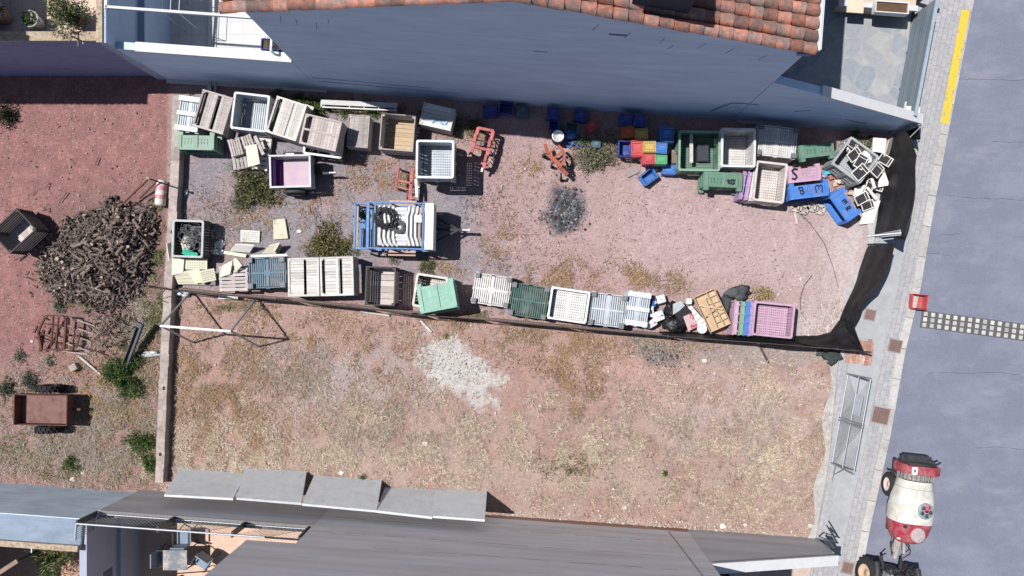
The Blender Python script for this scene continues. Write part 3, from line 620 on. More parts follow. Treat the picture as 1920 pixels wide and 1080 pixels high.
# --- slabs leaning on the low wall
slab = mat('cement_board', (.60,.62,.64), .85, .1, 4, c2=(.50,.52,.53), f2=.6, s2=3)
SL = [(337,461,308,437,876,888,927,934,'left-most cement board leaning on the wall'),(459,575,443,565,877,883,933,943,'second cement board from the left, its top tilted up'),(589,716,566,706,891,900,944,957,'middle cement board with pale scratches leaning on wall'),(722,820,706,810,913,917,957,969,'fourth cement board, close against the last one'),(818,913,811,909,917,921,967,974,'right-most cement board with grey smears, dark gap beside it')]
for (fx0,fx1,tx0,tx1,fy0,fy1,ty0,ty1,lab) in SL:
    zt = 1.62; a0,a1 = G(fx0,fy0),G(fx1,fy1); b0,b1 = G(tx0,ty0,zt),G(tx1,ty1,zt)
    # keep the board rigid: common lean, foot on the ground
    n_ = (a1-a0).cross(b0-a0).normalized(); n_ = n_ if n_.z > 0 else -n_
    m_ = MB(); th = -n_*.07
    m_.add([a0,a1,b1,b0,a0+th,a1+th,b1+th,b0+th],[(3,2,1,0),(4,5,6,7),(0,1,5,4),(1,2,6,5),(2,3,7,6),(3,0,4,7)])
    single('cement_board', lab, 'cement board', m_, slab, 'cement boards leaning on the low wall')

# ================================================================== BINS, CRATES
def fit(cs, z):
    """four photo corners (top-left, top-right, bottom-right, bottom-left) of a flat top at height z -> centre, length, width, angle"""
    p = [G(x, y, z) for x, y in cs]
    c = sum(p, Vector((0,0,0)))/4; u = ((p[1]-p[0])+(p[2]-p[3]))/2; v = ((p[0]-p[3])+(p[1]-p[2]))/2
    return c, u.length, v.length, math.atan2(u.y, u.x)
def plastic(name, rgb, **k): return mat('plastic_'+name, rgb, .55, .12, 7, c2=(rgb[0]*.6+.10, rgb[1]*.6+.085, rgb[2]*.6+.075), f2=.57, w2=.10, s2=3.2, tint=.16, **k)
PL = dict(

    greyblue=plastic('greyblue', (.50,.56,.62)), white=plastic('white', (.70,.69,.67)), dark=plastic('dark', (.05,.055,.06)),
    green=plastic('green', (.115,.24,.175)), mintgreen=plastic('mintgreen', (.24,.45,.36)), pink=plastic('pink', (.52,.34,.45)), purple=plastic('purple', (.36,.25,.42)),  # mint is the tilted bin's own plastic colour
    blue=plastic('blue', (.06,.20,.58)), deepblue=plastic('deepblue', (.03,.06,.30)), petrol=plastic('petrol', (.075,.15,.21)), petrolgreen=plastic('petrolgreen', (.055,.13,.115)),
    pinkwhite=plastic('pinkwhite', (.66,.60,.57)), skyblue=plastic('skyblue', (.54,.62,.70)), red=plastic('red', (.55,.08,.09)), yellow=plastic('yellow', (.58,.42,.12)),
    lime=plastic('lime', (.12,.42,.20)), orange=plastic('orange', (.55,.14,.04)), blockgrey=plastic('blockgrey', (.17,.18,.19)), rim=plastic('rim', (.72,.74,.75)), vine=plastic('vine', (.21,.34,.26)), lilac=plastic('lilac', (.42,.28,.50)), ashgrey=plastic('ashgrey', (.42,.44,.46)))
def bin_parts(t, L_, W_, h, m, rim=None, feet='block', footm=None, floor_z=.14, lattice=True, slots=True, lab=None):
    """harvest bin standing on its feet: walls, rim, slatted floor, feet; local origin at the base centre"""
    rim = rim or m; footm = footm or m; e = .02
    wl = MB(); zb, zt = .10, h-.05
    def side(n_, along, M):
        # posts, bands and slotted fields of one side wall, built in x (along) and z
        a = along/2
        wl.box((0,0,zb+.05),(along,.03,.10),M=M); wl.box((0,0,zt-.06),(along,.03,.12),M=M)
        for x in (-a+.06, 0, a-.06): wl.box((x,-.012,(zb+zt)/2),(.11,.05,zt-zb),M=M)
        k = max(3, int((a-.18)/.085))
        for s in (-1, 1):
            x0, x1 = .06, a-.12; wd = (x1-x0)/k
            for i in range(k):
                wl.box((s*(x0+(i+.5)*wd),0,(zb+zt)/2-.02),(wd-(.014 if slots else -.002),.018,zt-zb-.2),M=M)
            wl.box((s*(x0+x1)/2,-.010,(zb+zt)/2-.02),((x1-x0),.018,.03),M=M)
    for M_, al in ((Matrix.Translation((0,-W_/2+e,0)), L_), (Matrix.Translation((0,W_/2-e,0)) @ Matrix.Rotation(math.pi,4,'Z'), L_),
                   (Matrix.Translation((L_/2-e,0,0)) @ Matrix.Rotation(math.pi/2,4,'Z'), W_-.07), (Matrix.Translation((-L_/2+e,0,0)) @ Matrix.Rotation(-math.pi/2,4,'Z'), W_-.07)):
        side(0, al, M_)
    link('wall', wl, m, t)
    r = MB(); rw = .062
    prof = [(-L_/2-.01,-W_/2-.01),(L_/2+.01,-W_/2-.01),(L_/2+.01,W_/2+.01),(-L_/2-.01,W_/2+.01)]
    def rr(x, y, q):   # rounded rectangle outline
        o = []
        for cx, cy, a0 in ((x-q,y-q,0),(-x+q,y-q,90),(-x+q,-y+q,180),(x-q,-y+q,270)):
            for k in range(5): a = math.radians(a0+22.5*k); o.append((cx+q*math.cos(a), cy+q*math.sin(a)))
        return o
    o_, i_ = rr(L_/2+.012,W_/2+.012,.07), rr(L_/2+.012-rw,W_/2+.012-rw,.04); n = len(o_)
    vs = [(x,y,h) for x,y in o_]+[(x,y,h) for x,y in i_]+[(x,y,h-.06) for x,y in o_]+[(x,y,h-.06) for x,y in i_]
    fs = []
    for k in range(n):
        q = (k+1) % n; fs += [(k,q,n+q,n+k),(2*n+k,k+0,0+k,2*n+k)][:1]+[(2*n+k,2*n+q,q,k),(n+k,n+q,3*n+q,3*n+k),(3*n+k,3*n+q,2*n+q,2*n+k)]
    r.add(vs, fs); link('rim', r, rim, t)
    f = MB(); nb = int((L_-.1)/.062)
    for i in range(nb): f.box((-L_/2+.05+(i+.5)*(L_-.1)/nb,0,floor_z-.012),(.043,W_-.10,.02))
    if lattice:
        nb = int((W_-.1)/.075)
        for i in range(nb): f.box((0,-W_/2+.05+(i+.5)*(W_-.1)/nb,floor_z+.006),(L_-.10,.038,.014))
    f.box((0,0,floor_z-.028),(.18,.16,.012)); f.box((0,0,floor_z-.03),(.08,W_-.1,.012)); f.box((0,0,floor_z-.033),(L_-.1,.05,.01))
    link('floor', f, m, t)
    if feet == 'block':
        for sx in (-1, 1):
            for sy in (-1, 1):
                k = MB(); k.box((sx*(L_/2-.075),sy*(W_/2-.075),.052),(.145,.145,.103)); k.box((sx*(L_/2-.075),sy*(W_/2-.075),-.002),(.09,.09,.012)); link('foot', k, footm, t)
    else:
        for sy in (-1, 0, 1):
            k = MB(); k.box((0,sy*(W_/2-.085),.05),(L_,.15 if sy else .12,.10)); link('skid', k, footm, t)
def place(c, ang, pose, L_, W_, h, tilt=(0,0)):
    """matrix of the bin so that its visible top is centred on c"""
    Rz = Matrix.Rotation(ang, 4, 'Z') @ Euler((tilt[0], tilt[1], 0)).to_matrix().to_4x4()
    if pose == 'up': return Matrix.Translation(c) @ Rz @ Matrix.Translation((0,0,-h))
    if pose == 'inv': return Matrix.Translation(c) @ Rz @ Matrix.Rotation(math.pi,4,'X') @ Matrix.Translation((0,0,0))
    s = 1 if pose == 'side' else -1     # lying, mouth towards the viewer's bottom / top
    return Matrix.Translation(c) @ Rz @ Matrix.Rotation(s*math.pi/2,4,'X') @ Matrix.Translation((0, -s*W_/2, -h/2))
def big_bin(lab, cs, z, pose, col_, h=.72, W_=None, tilt=(0,0), group=None, **k):
    c, u, v, a = fit(cs, z); L_ = u
    if pose in ('side', 'sideb'): hh = v; W2 = W_ or .72
    else: hh = h; W2 = v
    t = thing('harvest_bin', lab, 'plastic bin', place(c, a, pose, L_, W2, hh, tilt), group=group)
    for kk in ('rim','footm'):
        if kk in k: k[kk] = PL[k[kk]]
    bin_parts(t, L_, W2, hh, PL[col_], **k); return t
GB = 'plastic harvest bins stored in the yard'
big_bin('dark grey bin with white rim, open and empty, shade inside, third from the yard corner', [(439,172),(505.6,180),(498,247.5),(432.5,240)], .78, 'up', 'greyblue', group=GB, rim='rim', lattice=False, slots=False)
big_bin('tall pale grey open bin standing on another above the blue framed trailer', [(780.6,262.5),(851,264),(850,334),(780,333)], 1.50, 'up', 'greyblue', h=.76, group=GB, rim='rim')
big_bin('pale grey bin carrying the tall open grey bin', [(781,264),(847,266),(846,332),(780.5,331)], .74, 'up', 'ashgrey', h=.74, group=GB)
big_bin('wide dark green open bin with pale rim, a black box lying in it', [(1274,246),(1350,245),(1350,322),(1272,318)], .76, 'up', 'green', group=GB, rim='vine')
big_bin('white open bin against the dark green open one', [(1354,240),(1417,241.5),(1416,313),(1352,312)], .95, 'up', 'white', h=.90, group=GB, rim='rim')
big_bin('worn pinkish white open bin between green bin and pink bin', [(1420,301),(1476,308),(1470,381),(1411,375)], .78, 'up', 'pinkwhite', group=GB)
big_bin('clean white open bin with a shallow floor in the row along the fence', [(1034,538),(1105.6,547.5),(1099,607.5),(1027,596)], .78, 'up', 'white', group=GB, rim='rim', floor_z=.46)
big_bin('pink open bin at the road end of the fence row', [(1415,565),(1491,572),(1485,635),(1410,627)], .80, 'up', 'pink', h=.74, group=GB, floor_z=.34)
big_bin('grey open bin turned askew and heaped with seed trays', [(1596,254),(1649,296),(1612,343),(1560,308)], .78, 'up', 'ashgrey', group=GB)
big_bin('black open bin full of hoses beside the low concrete wall', [(326,412),(383,414),(378,483),(320,481)], .66, 'up', 'dark', h=.64, group=GB, rim='ashgrey')
big_bin('pale blue upturned bin with three skids in the yard corner by the wall', [(334,177),(377,183),(371,249),(329,243)], .62, 'inv', 'skyblue', h=.6, group=GB, feet='skid', footm='rim', lattice=False)
big_bin('petrol blue upturned bin with grey corner blocks', [(463,484),(532.5,481),(535,539),(465,541)], .72, 'inv', 'petrol', group=GB, footm='blockgrey', lattice=False)
big_bin('white upturned bin with dark corner feet, first of the middle row', [(890,510),(959,520),(953,577.5),(884,567)], .72, 'inv', 'white', group=GB, footm='blockgrey', lattice=False)
big_bin('dark green upturned bin in the row along the fence', [(961,528),(1031.6,540),(1022,599),(952,590)], .70, 'inv', 'petrolgreen', group=GB, footm='blockgrey', lattice=False)
big_bin('light grey upturned bin with dark feet right of the clean white open bin', [(1109,546.6),(1177,555),(1170,616),(1104,607.5)], .72, 'inv', 'greyblue', group=GB, footm='blockgrey', lattice=False)
big_bin('narrow pale blue upturned bin with skids beside the white cans', [(1178,545),(1221,550),(1214,615),(1173,608)], .68, 'inv', 'skyblue', group=GB, feet='skid', footm='rim', lattice=False)
big_bin('pale grey upturned bin half in house shade between white and green bins', [(1424,232),(1498,238),(1495,298),(1419,288)], .74, 'inv', 'white', group=GB, footm='blockgrey')
big_bin('green bin lying on its side below the yard corner', [(333,246),(402,249),(402,281),(334,281)], .66, 'side', 'vine', group=GB, W_=.66)
big_bin('green bin on its side by the blue wall left of the tray bin', [(1500,273),(1564,264),(1564,297),(1500,303)], .70, 'sideb', 'green', group=GB, W_=.70)
gbn = big_bin('green bin on its side below the dark green open bin, black scrawl', [(1320,322),(1393,325),(1391,359),(1320,355)], .74, 'sideb', 'green', group=GB, W_=.74)
pbn = big_bin('pink bin on its side marked with a black S', [(1477,313),(1538,305.5),(1540,338),(1479,343)], .78, 'side', 'pink', group=GB, W_=.78, slots=False)
bbn = big_bin('bright blue bin on its side under the pink S bin', [(1479,344),(1553,335.5),(1555,366),(1483,375)], .76, 'side', 'blue', group=GB, W_=.76, slots=False)
tbn = big_bin('bright blue bin lying askew in front of the seed trays', [(1584,353),(1617,399),(1588,416),(1553,366)], .66, 'side', 'blue', group=GB, W_=.66, tilt=(0,0), slots=False)
big_bin('mint green bin lying tilted across an open beige bin', [(782,533),(850,520),(857,576),(787,589)], 1.12, 'side', 'mintgreen', group=GB, W_=.5, tilt=(-.14,0), slots=False)
big_bin('open beige bin under the tilted mint green bin', [(782,512),(838,521),(832,582),(773,573)], .72, 'up', 'pinkwhite', group=GB)
big_bin('low dark bin with white rim under the ridged wooden box', [(574,226),(645,236),(642,297),(570,288)], .62, 'up', 'dark', h=.6, group=GB, rim='rim')
for k, (c_, x, lab) in enumerate([('pink',1376,'pink bin rim at the left end of the tipped stack'),('vine',1387.5,'green bin nested second in the tipped stack'),('blue',1397,'blue bin nested third in the tipped stack'),('lilac',1406,'purple bin nested against the open pink bin')]):
    cs = [(x,565+k*.6),(x+11,566+k*.6),(x+8,627+k),(x-3,626+k)]; c, u, v, a = fit(cs, .70)
    t = thing('nested_bin', lab, 'plastic bin', Matrix.Translation((c.x,c.y,.02)) @ Matrix.Rotation(a,4,'Z'), group='nested bins tipped on their sides')
    m_ = MB(); m_.box((0,0,.36),(.10,1.0,.70)); [m_.box((0,y,.73),(.14,.05,.03)) for y in (-.4,-.13,.13,.4)]; link('wall', m_, PL[c_], t)
    m_ = MB(); m_.box((-.07,0,.69),(.035,1.05,.06)); m_.box((-.07,-.5,.35),(.035,.05,.62)); m_.box((-.07,.5,.35),(.035,.05,.62)); link('rim', m_, PL[c_], t)
for k, (c_, x, lab) in enumerate([('purple',1388,'outer purple bin edge lying beside the worn white bin'),('lilac',1398,'second lilac bin edge lying beside the worn white bin'),('pinkwhite',1407,'pale bin edge wedged against the worn white bin')]):
    cs = [(x+6,322+k*2),(x+14,323+k*2),(x+4,374+k),(x-5,372+k)]; c, u, v, a = fit(cs, .6)
    t = thing('nested_bin', lab, 'plastic bin', Matrix.Translation((c.x,c.y,.02)) @ Matrix.Rotation(a,4,'Z'), group='nested bins beside the worn white bin')
    m_ = MB(); m_.box((0,0,.31),(.09,.85,.60)); [m_.box((0,y,.625),(.12,.05,.03)) for y in (-.33,0,.33)]; link('wall', m_, PL[c_], t)
    m_ = MB(); m_.box((-.06,0,.60),(.03,.9,.05)); link('rim', m_, PL[c_], t)
# scrawled marks on the bins
ink = mat('black_ink', (.015,.015,.02), .7)
def scrawl(parent, cs, z, strokes, wd, m=ink, name='marking', M0=None):
    c, u, v, a = fit(cs, z)
    Mw = Matrix.Translation((c.x, c.y, z)) @ Matrix.Rotation(a, 4, 'Z') if M0 is None else M0
    m_ = MB()
    for s in strokes: m_.stroke([(x*u, y*v) for x, y in s], wd, M=Mw)
    o = link(name, m_, m); o.parent = parent; o.matrix_parent_inverse = parent.matrix_world.inverted(); return o
scrawl(pbn, [(1477,313),(1538,305.5),(1540,338),(1479,343)], .808, [[(-.22,.28),(-.30,.33),(-.37,.22),(-.33,.07),(-.27,-.04),(-.25,-.18),(-.31,-.30),(-.39,-.24)]], .055)
scrawl(bbn, [(1479,344),(1553,335.5),(1555,366),(1483,375)], .788, [[(-.27,.14),(-.24,.2),(-.17,.17),(-.16,.02),(-.24,.0)],[(-.25,.12),(-.23,-.2)],[(-.2,0),(-.14,-.1),(-.16,-.22),(-.22,-.2)],[(.17,-.22),(.16,.12),(.2,.2),(.24,.16),(.245,-.06)],[(.25,.12),(.3,.2),(.33,.12),(.32,-.24)]], .03)
scrawl(tbn, [(1584,353),(1617,399),(1588,416),(1553,366)], .688, [[(-.16,-.06),(-.15,.14),(-.10,.16),(-.09,0)],[(-.08,.12),(-.03,.17),(-.02,-.02)],[(.10,-.10),(.11,.12),(.16,.14),(.18,.04),(.13,0),(.18,-.1),(.12,-.12)]], .032)
scrawl(gbn, [(1320,322),(1393,325),(1391,359),(1320,355)], .768, [[(.12,.14),(.16,-.08)],[(.2,-.1),(.22,.12),(.27,.08),(.28,-.08)],[(.1,.05),(.3,.12)],[(.13,-.04),(.26,-.12)]], .04)

# ---- wooden boxes
WD = dict(grey=mat('weathered_wood', (.44,.40,.38), .9, .32, 5, (1,9,9), bump=.3, c2=(.33,.29,.28), f2=.58, s2=2, tint=.45),
          light=mat('bleached_wood', (.60,.57,.54), .9, .25, 5, (1,9,9), bump=.3, c2=(.42,.38,.34), f2=.6, s2=2, tint=.3),
          tan=mat('tan_wood', (.50,.38,.25), .85, .25, 5, (1,9,9), bump=.2, tint=.3), dark=mat('dark_wood', (.085,.075,.075), .9, .3, 5, (1,9,9), bump=.3, tint=.5),
          mid=mat('pinkish_wood', (.50,.44,.42), .9, .28, 5, (1,9,9), bump=.3, tint=.4), white=mat('whitewashed_wood', (.62,.61,.60), .85, .2, 5, (1,9,9), tint=.35))
def wood_box(lab, cs, z, w_, h=.7, style='inv', planks='x', gaps=(), bar=False, npl=9, name='wooden_bin', floorw=None, group='wooden bins stored in the yard', slat=4, tilt=(0,0), frame=.055, slots=()):
    """weathered plank box; style inv shows its plank bottom uppermost, up shows the open mouth"""
    c, L_, W_, a = fit(cs, z)
    t = thing(name, lab, 'wooden bin', Matrix.Translation((c.x,c.y,z-h)) @ Matrix.Rotation(a,4,'Z') @ Euler((tilt[0],tilt[1],0)).to_matrix().to_4x4(), group=group)
    wm = WD[w_]; fm = WD[floorw or w_]
    for sx in (-1,1):
        for sy in (-1,1): k = MB().box((sx*(L_/2-.06),sy*(W_/2-.06),h/2-.002),(.07,.07,h-.006)); link('corner_post', k, wm, t)
    ph = (h-.02)/slat; sf = .62 if w_ == 'dark' else .82
    for s in (-1, 1):
        k = MB(); [k.box((0,s*(W_/2-.012),.015+ph*(i+.5)),(L_,.022,ph*sf)) for i in range(slat)]; link('side_panel', k, wm, t)
        k = MB(); [k.box((s*(L_/2-.012),0,.015+ph*(i+.5)),(.022,W_-.05,ph*sf)) for i in range(slat)]; link('side_panel', k, wm, t)
    fl = MB(); zf = h-.035 if style == 'inv' else .10
    A, B = (L_-.05, W_-.05) if planks == 'x' else (W_-.05, L_-.05)     # plank length, span
    pw = B/npl
    # planks run along A; gaps are slots (fraction along A, width) cut right across all the planks
    segs = []; x0 = -.5
    for gp, gw in sorted(gaps): segs.append((x0, gp-gw/2)); x0 = gp+gw/2
    segs.append((x0, .5))
    for i in range(npl):
        for s0, s1 in segs:
            cx = (s0+s1)/2*A; cy = -B/2+(i+.5)*pw
            if any(abs(cy/B-sl) < .6/npl for sl in slots): continue
            ln = (s1-s0)*A; jz = R.uniform(-.004,.004)
            if planks == 'x': fl.box((cx,cy,zf+jz),(ln,pw*R.uniform(.90,.975),.02), R.uniform(-.004,.004))
            else: fl.box((cy,cx,zf+jz),(pw*R.uniform(.90,.975),ln,.02), R.uniform(-.004,.004))
    link('plank_floor', fl, fm, t)
    fr = MB(); zt = h-.008
    for s in (-1, 1): fr.box((0,s*(W_/2-frame/2+.004),zt),(L_+.01,frame,.026)); fr.box((s*(L_/2-frame/2+.004),0,zt-.003),(frame,W_-2*frame,.026))
    if bar:
        if bar == 'x': fr.box((0,0,zt-.002),(L_-2*frame,.06,.022))
        else:
            fr.box((float(bar)*L_,0,zt-.002),(.075,W_-2*frame,.022))
    link('frame', fr, wm, t); return t
wood_box('grey wooden box with two plank fields split by black gaps, second from the yard corner', [(380,168),(438,183),(416.5,253),(361,234.5)], .80, 'grey', planks='y', npl=11, bar='-0.02', slots=(-.41,.09))
# black slots of the upturned boxes are real gaps between plank fields
wood_box('pale upturned wooden box right of the dark grey plastic bin', [(519,179),(576,198),(553.5,264),(499,247.5)], .80, 'light', planks='y', npl=11, bar='0.04', slots=(-.41,))
wood_box('ridged wooden box with a cross batten stacked on a dark bin', [(573,213),(642.5,228),(627.5,284),(561,268)], 1.22, 'mid', h=.6, planks='y', npl=11, bar='x', slots=(-.41,))
wood_box('left of the two pale upturned boxes standing side by side', [(539,484),(597,483),(599,555),(541,556)], .80, 'light', planks='x', npl=13, gaps=((.05,.09),), bar=False)
wood_box('right of the two pale upturned boxes standing side by side', [(600,482.5),(661,480.5),(664,553.5),(601,555)], .80, 'light', planks='x', npl=11, gaps=((-.42,.08),(.13,.08)), bar='0.02')
wood_box('small grey wooden box of four long boards left of the tan floored box', [(655,215),(694,217.5),(688,277.5),(648.5,274)], .58, 'grey', h=.56, planks='y', npl=4, frame=.02)
wt = wood_box('whitewashed wooden box half in shade with faded blue painting', [(795,193),(853,204),(845,247),(786,231)], .62, 'white', h=.6, planks='x', npl=5, frame=.02)
wood_box('open wooden box with tan plank floor and thin pale rim', [(712,210),(777,218),(776,283),(714,281)], .76, 'grey', style='up', floorw='tan', planks='x', npl=8, frame=.03)
wood_box('dark slatted open box with pinkish plank floor next to the beige bin', [(686,500),(745,500),(737,575),(684,571)], .78, 'dark', style='up', floorw='mid', planks='x', npl=6, slat=5, frame=.04)
wood_box('dark slatted open box alone beside the firewood heap', [(29,388),(66,428),(21,478),(-16,438)], .80, 'dark', style='up', floorw='mid', planks='x', npl=6, slat=7, frame=.04)
tl = thing('slatted_bench', 'long narrow pale timber rack at the foot of the gable wall', 'timber rack', G(674,199,0).to_3d() and Matrix.Translation(G(674,199,.3)*1.0-Vector((0,0,.3))) @ Matrix.Rotation(-.045,4,'Z'))
m_ = MB(); m_.box((0,.06,.33),(2.35,.15,.03)); link('shelf', m_, WD['white'], tl)
m_ = MB(); m_.box((0,-.09,.33),(2.35,.04,.04)); m_.box((-1.16,-.01,.325),(.05,.20,.05)); [m_.box((x,-.05,.318),(.03,.12,.03)) for x in (-.3,.15,.6,1.1)]; link('frame', m_, WD['white'], tl)
for x in (-1.1,1.1): m_ = MB(); m_.box((x,0,.15),(.06,.2,.30)); link('leg', m_, WD['grey'], tl)
inkb = mat('faded_blue_paint', (.22,.50,.66), .8, .2)
scrawl(wt, [(795,193),(853,204),(845,247),(786,231)], .622, [[(-.36,-.06),(-.2,-.12),(-.08,-.10),(.0,-.14),(.12,-.05)],[(-.12,-.30),(-.08,-.22)],[(.10,-.18),(.16,-.26),(.3,-.24),(.33,-.12),(.2,-.08)]], .05, inkb, 'painted_mark')

def pallet(lab, cs, z, w_, n=7, dirn='x', tilt=(0,0), h=.12, name='wooden_pallet', frac=1.0, planks=None):
    c, L_, W_, a = fit(cs, z)
    t = thing(name, lab, 'pallet', Matrix.Translation((c.x,c.y,z-h)) @ Matrix.Rotation(a,4,'Z') @ Euler((tilt[0],tilt[1],0)).to_matrix().to_4x4(), group='wooden pallets and pallet pieces')
    A, B = (L_, W_) if dirn == 'x' else (W_, L_)
    for i in range(n):
        y = -B/2+(i+.5)*B/n; k = MB()
        if dirn == 'x': k.box((0,y,h-.01),(A*R.uniform(.93,1),B/n*.74,.02),R.uniform(-.02,.02))
        else: k.box((y,0,h-.01),(B/n*.74,A*R.uniform(.93,1),.02),R.uniform(-.02,.02))
        link('board', k, WD[w_], t)
    for s in (-1, 0, 1):
        k = MB(); k.box((s*(A/2-.05),0,h/2-.01) if dirn == 'x' else (0,s*(A/2-.05),h/2-.01), (.08,B,h-.02) if dirn == 'x' else (B,.08,h-.02)); link('bearer', k, WD[w_], t)
    return t
pallet('broken grey pallet piece leaning by the cream sheet below the dark grey bin', [(424,264),(444,257),(461,288),(436,293)], .42, 'mid', 5, 'y')
pallet('short dark grey pallet boards standing up behind the cream sheet', [(449,258),(468,250),(479,273),(459,279)], .50, 'grey', 4, 'y')
pallet('lowest grey pallet with white end lying under the cream sheet', [(434,290),(468,281),(486,313),(436,318)], .26, 'grey', 6, 'y')
pallet('dark pallet in shade beside the cream sheet', [(478,255),(508,258),(503,322),(472,316)], .2, 'light', 7, 'x')
pallet('bleached pallet with dark slots left of the petrol blue bin', [(411,499),(466,498),(464,545),(409,547)], .55, 'mid', 7, 'x')
for (x0,y0,x1,y1,z,lab,wm) in ((478,255,494,290,.5,'grey plank standing askew between dark pallet and cream sheet','grey'),(572,198,588,204,.3,'short white plank poking out beside the pale upturned box','white'),(147,667,188,702,.05,'weathered plank lying near the rusty harrow','light'),(1425,650,1441,681,.03,'dark plank lying below the black netting','dark'),(1490,398,1494,420,.03,'short grey strip below the pale lattice pieces','mid'),(676,583,730,592,.03,'thin pale stick lying below the fence under the dark slatted box','light'),(788,601,809,623,.03,'bleached splinter lying below the fence near the lime patch','light')):
    m_ = MB(); a_, b_ = G(x0,y0,z), G(x1,y1,z); m_.bar(a_, b_, .10 if z > .2 else .06, .03); single('plank', lab, 'plank', m_, WD[wm])

# ---- small harvest crates
def small_crate(lab, cs, z, col_, pose='inv', h=.28, tilt=(0,0), base=None):
    c, L_, W_, a = fit(cs, z)
    M_ = Matrix.Translation((c.x,c.y,z)) @ Matrix.Rotation(a,4,'Z') @ Euler((tilt[0],tilt[1],0)).to_matrix().to_4x4()
    M_ = M_ @ (Matrix.Rotation(math.pi,4,'X') if pose == 'inv' else Matrix.Translation((0,0,-h)))
    t = thing('field_crate', lab, 'crate', M_, group='small plastic field crates')
    m = PL[col_]
    m_ = MB()
    for s in (-1, 1):
        m_.box((0,s*(W_/2-.01),h/2),(L_,.018,h-.01)); m_.box((s*(L_/2-.01),0,h/2),(.018,W_-.04,h-.01))
    link('wall', m_, m, t)
    m_ = MB(); 
    for s in (-1, 1): m_.box((0,s*(W_/2-.005),h-.02),(L_+.02,.035,.03)); m_.box((s*(L_/2-.005),0,h-.02),(.035,W_-.03,.028))
    link('rim', m_, m, t)
    m_ = MB(); n = 6
    for i in range(n): m_.box((0,-W_/2+.03+(i+.5)*(W_-.06)/n,.012),(L_-.04,(W_-.06)/n*.66,.014))
    for i in range(4): m_.box((-L_/2+.04+(i+.5)*(L_-.08)/4,0,.022),(.03,W_-.04,.008))
    m_.box((0,0,.002),(L_*.5,W_*.4,.008)); link('floor', m_, m, t)
    return t
SC = [((1160,264,1184,292),.55,'deepblue','up','open royal blue crate left of the red crate',(0,0)),((1184,262,1207,293),.62,'red','inv','long red crate beside the open royal blue crate',(0,0)),
 ((1207,264,1230,285),.85,'yellow','inv','dull yellow crate on top of the sunny stack',(0,0)),((1230,267,1251,287),.85,'blue','inv','light blue crate right of the yellow crate',(0,0)),
 ((1205,285,1228,307),.72,'red','inv','pinkish red crate below the yellow crate',(0,0)),((1228,288,1251,307),.72,'lime','inv','bright green crate beside the pinkish red crate',(0,0)),
 ((1243,308,1267,326),.32,'blue','inv','light blue crate on the ground by the dark green bin',(0,0)),((1238,236,1264,266),.60,'blue','inv','blue crate with only its lower edge in sun',(0,0)),
 ((1166,236,1190,258),.50,'orange','inv','orange crate in the house shade',(0,0)),((1191,240,1215,261),.50,'yellow','inv','dull yellow crate in the house shade',(0,0)),
 ((1163,212,1186,233),.62,'deepblue','inv','left dark blue crate behind the orange crate',(0,0)),((1188,214,1211,235),.62,'deepblue','inv','right dark blue crate behind the orange crate',(0,0)),
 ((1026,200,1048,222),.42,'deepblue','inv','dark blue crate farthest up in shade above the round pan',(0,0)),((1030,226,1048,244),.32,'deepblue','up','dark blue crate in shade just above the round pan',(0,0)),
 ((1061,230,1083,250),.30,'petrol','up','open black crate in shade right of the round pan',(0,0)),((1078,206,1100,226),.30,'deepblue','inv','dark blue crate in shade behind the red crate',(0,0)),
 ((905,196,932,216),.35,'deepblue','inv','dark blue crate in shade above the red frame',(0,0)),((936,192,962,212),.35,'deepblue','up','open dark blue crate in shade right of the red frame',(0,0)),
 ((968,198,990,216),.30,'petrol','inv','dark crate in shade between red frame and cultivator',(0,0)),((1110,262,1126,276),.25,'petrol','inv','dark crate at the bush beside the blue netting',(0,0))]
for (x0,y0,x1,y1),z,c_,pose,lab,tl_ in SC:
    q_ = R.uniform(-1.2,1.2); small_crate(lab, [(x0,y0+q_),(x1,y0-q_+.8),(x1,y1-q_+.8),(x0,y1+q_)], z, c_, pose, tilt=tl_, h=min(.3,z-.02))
    if z > .5:      # the crate it stands on
        small_crate('lower crate of the stack under the '+lab.split(' crate')[0]+' crate', [(x0+1,y0+1),(x1-1,y0+1),(x1-1,y1-1),(x0+1,y1-1)], z-.31, R.choice(['deepblue','petrol','blue']), 'inv', h=z-.33 if z < .65 else .3)
small_crate('blue open crate lying tilted on the sand before the stack', [(1198,331),(1222,314),(1236,330),(1212,347)], .30, 'blue', 'up', h=.26, tilt=(.05,.10))
small_crate('red crate tossed askew in the house shade', [(1099,236),(1115,221),(1126,234),(1110,247)], .34, 'red', 'inv', tilt=(.1,.1))
small_crate('bright red open crate on the kerb beside the drain grate', [(1712,551),(1741,554),(1738,581),(1710,578)], .30, 'red', 'up', h=.26)

# ================================================================== TRAILERS, IMPLEMENTS, BITS
redp = mat('faded_red_paint', (.46,.13,.13), .6, .25, 12, c2=(.30,.08,.07), f2=.58, s2=5)
orp = mat('orange_red_paint', (.42,.10,.05), .6, .25, 12, c2=(.22,.08,.06), f2=.56, s2=6)
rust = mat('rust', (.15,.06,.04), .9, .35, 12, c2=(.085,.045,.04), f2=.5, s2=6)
rustbrown = mat('rusty_sheet', (.23,.13,.115), .85, .2, 6, c2=(.17,.085,.07), f2=.55, s2=4)  # lighter, browner rust for the trailer bed
tyre = mat('tyre_rubber', (.028,.028,.03), .85, .3, 30); iron = mat('dark_iron', (.035,.033,.035), .6, .3, 20)
bluep = mat('frame_blue', (.075,.19,.42), .5, .25, 10, c2=(.22,.32,.45), f2=.6, s2=6)
tubem = mat('bright_tube', (.72,.74,.76), .38, .12, 14, c2=(.55,.45,.40), f2=.64, s2=5, metal=.25)
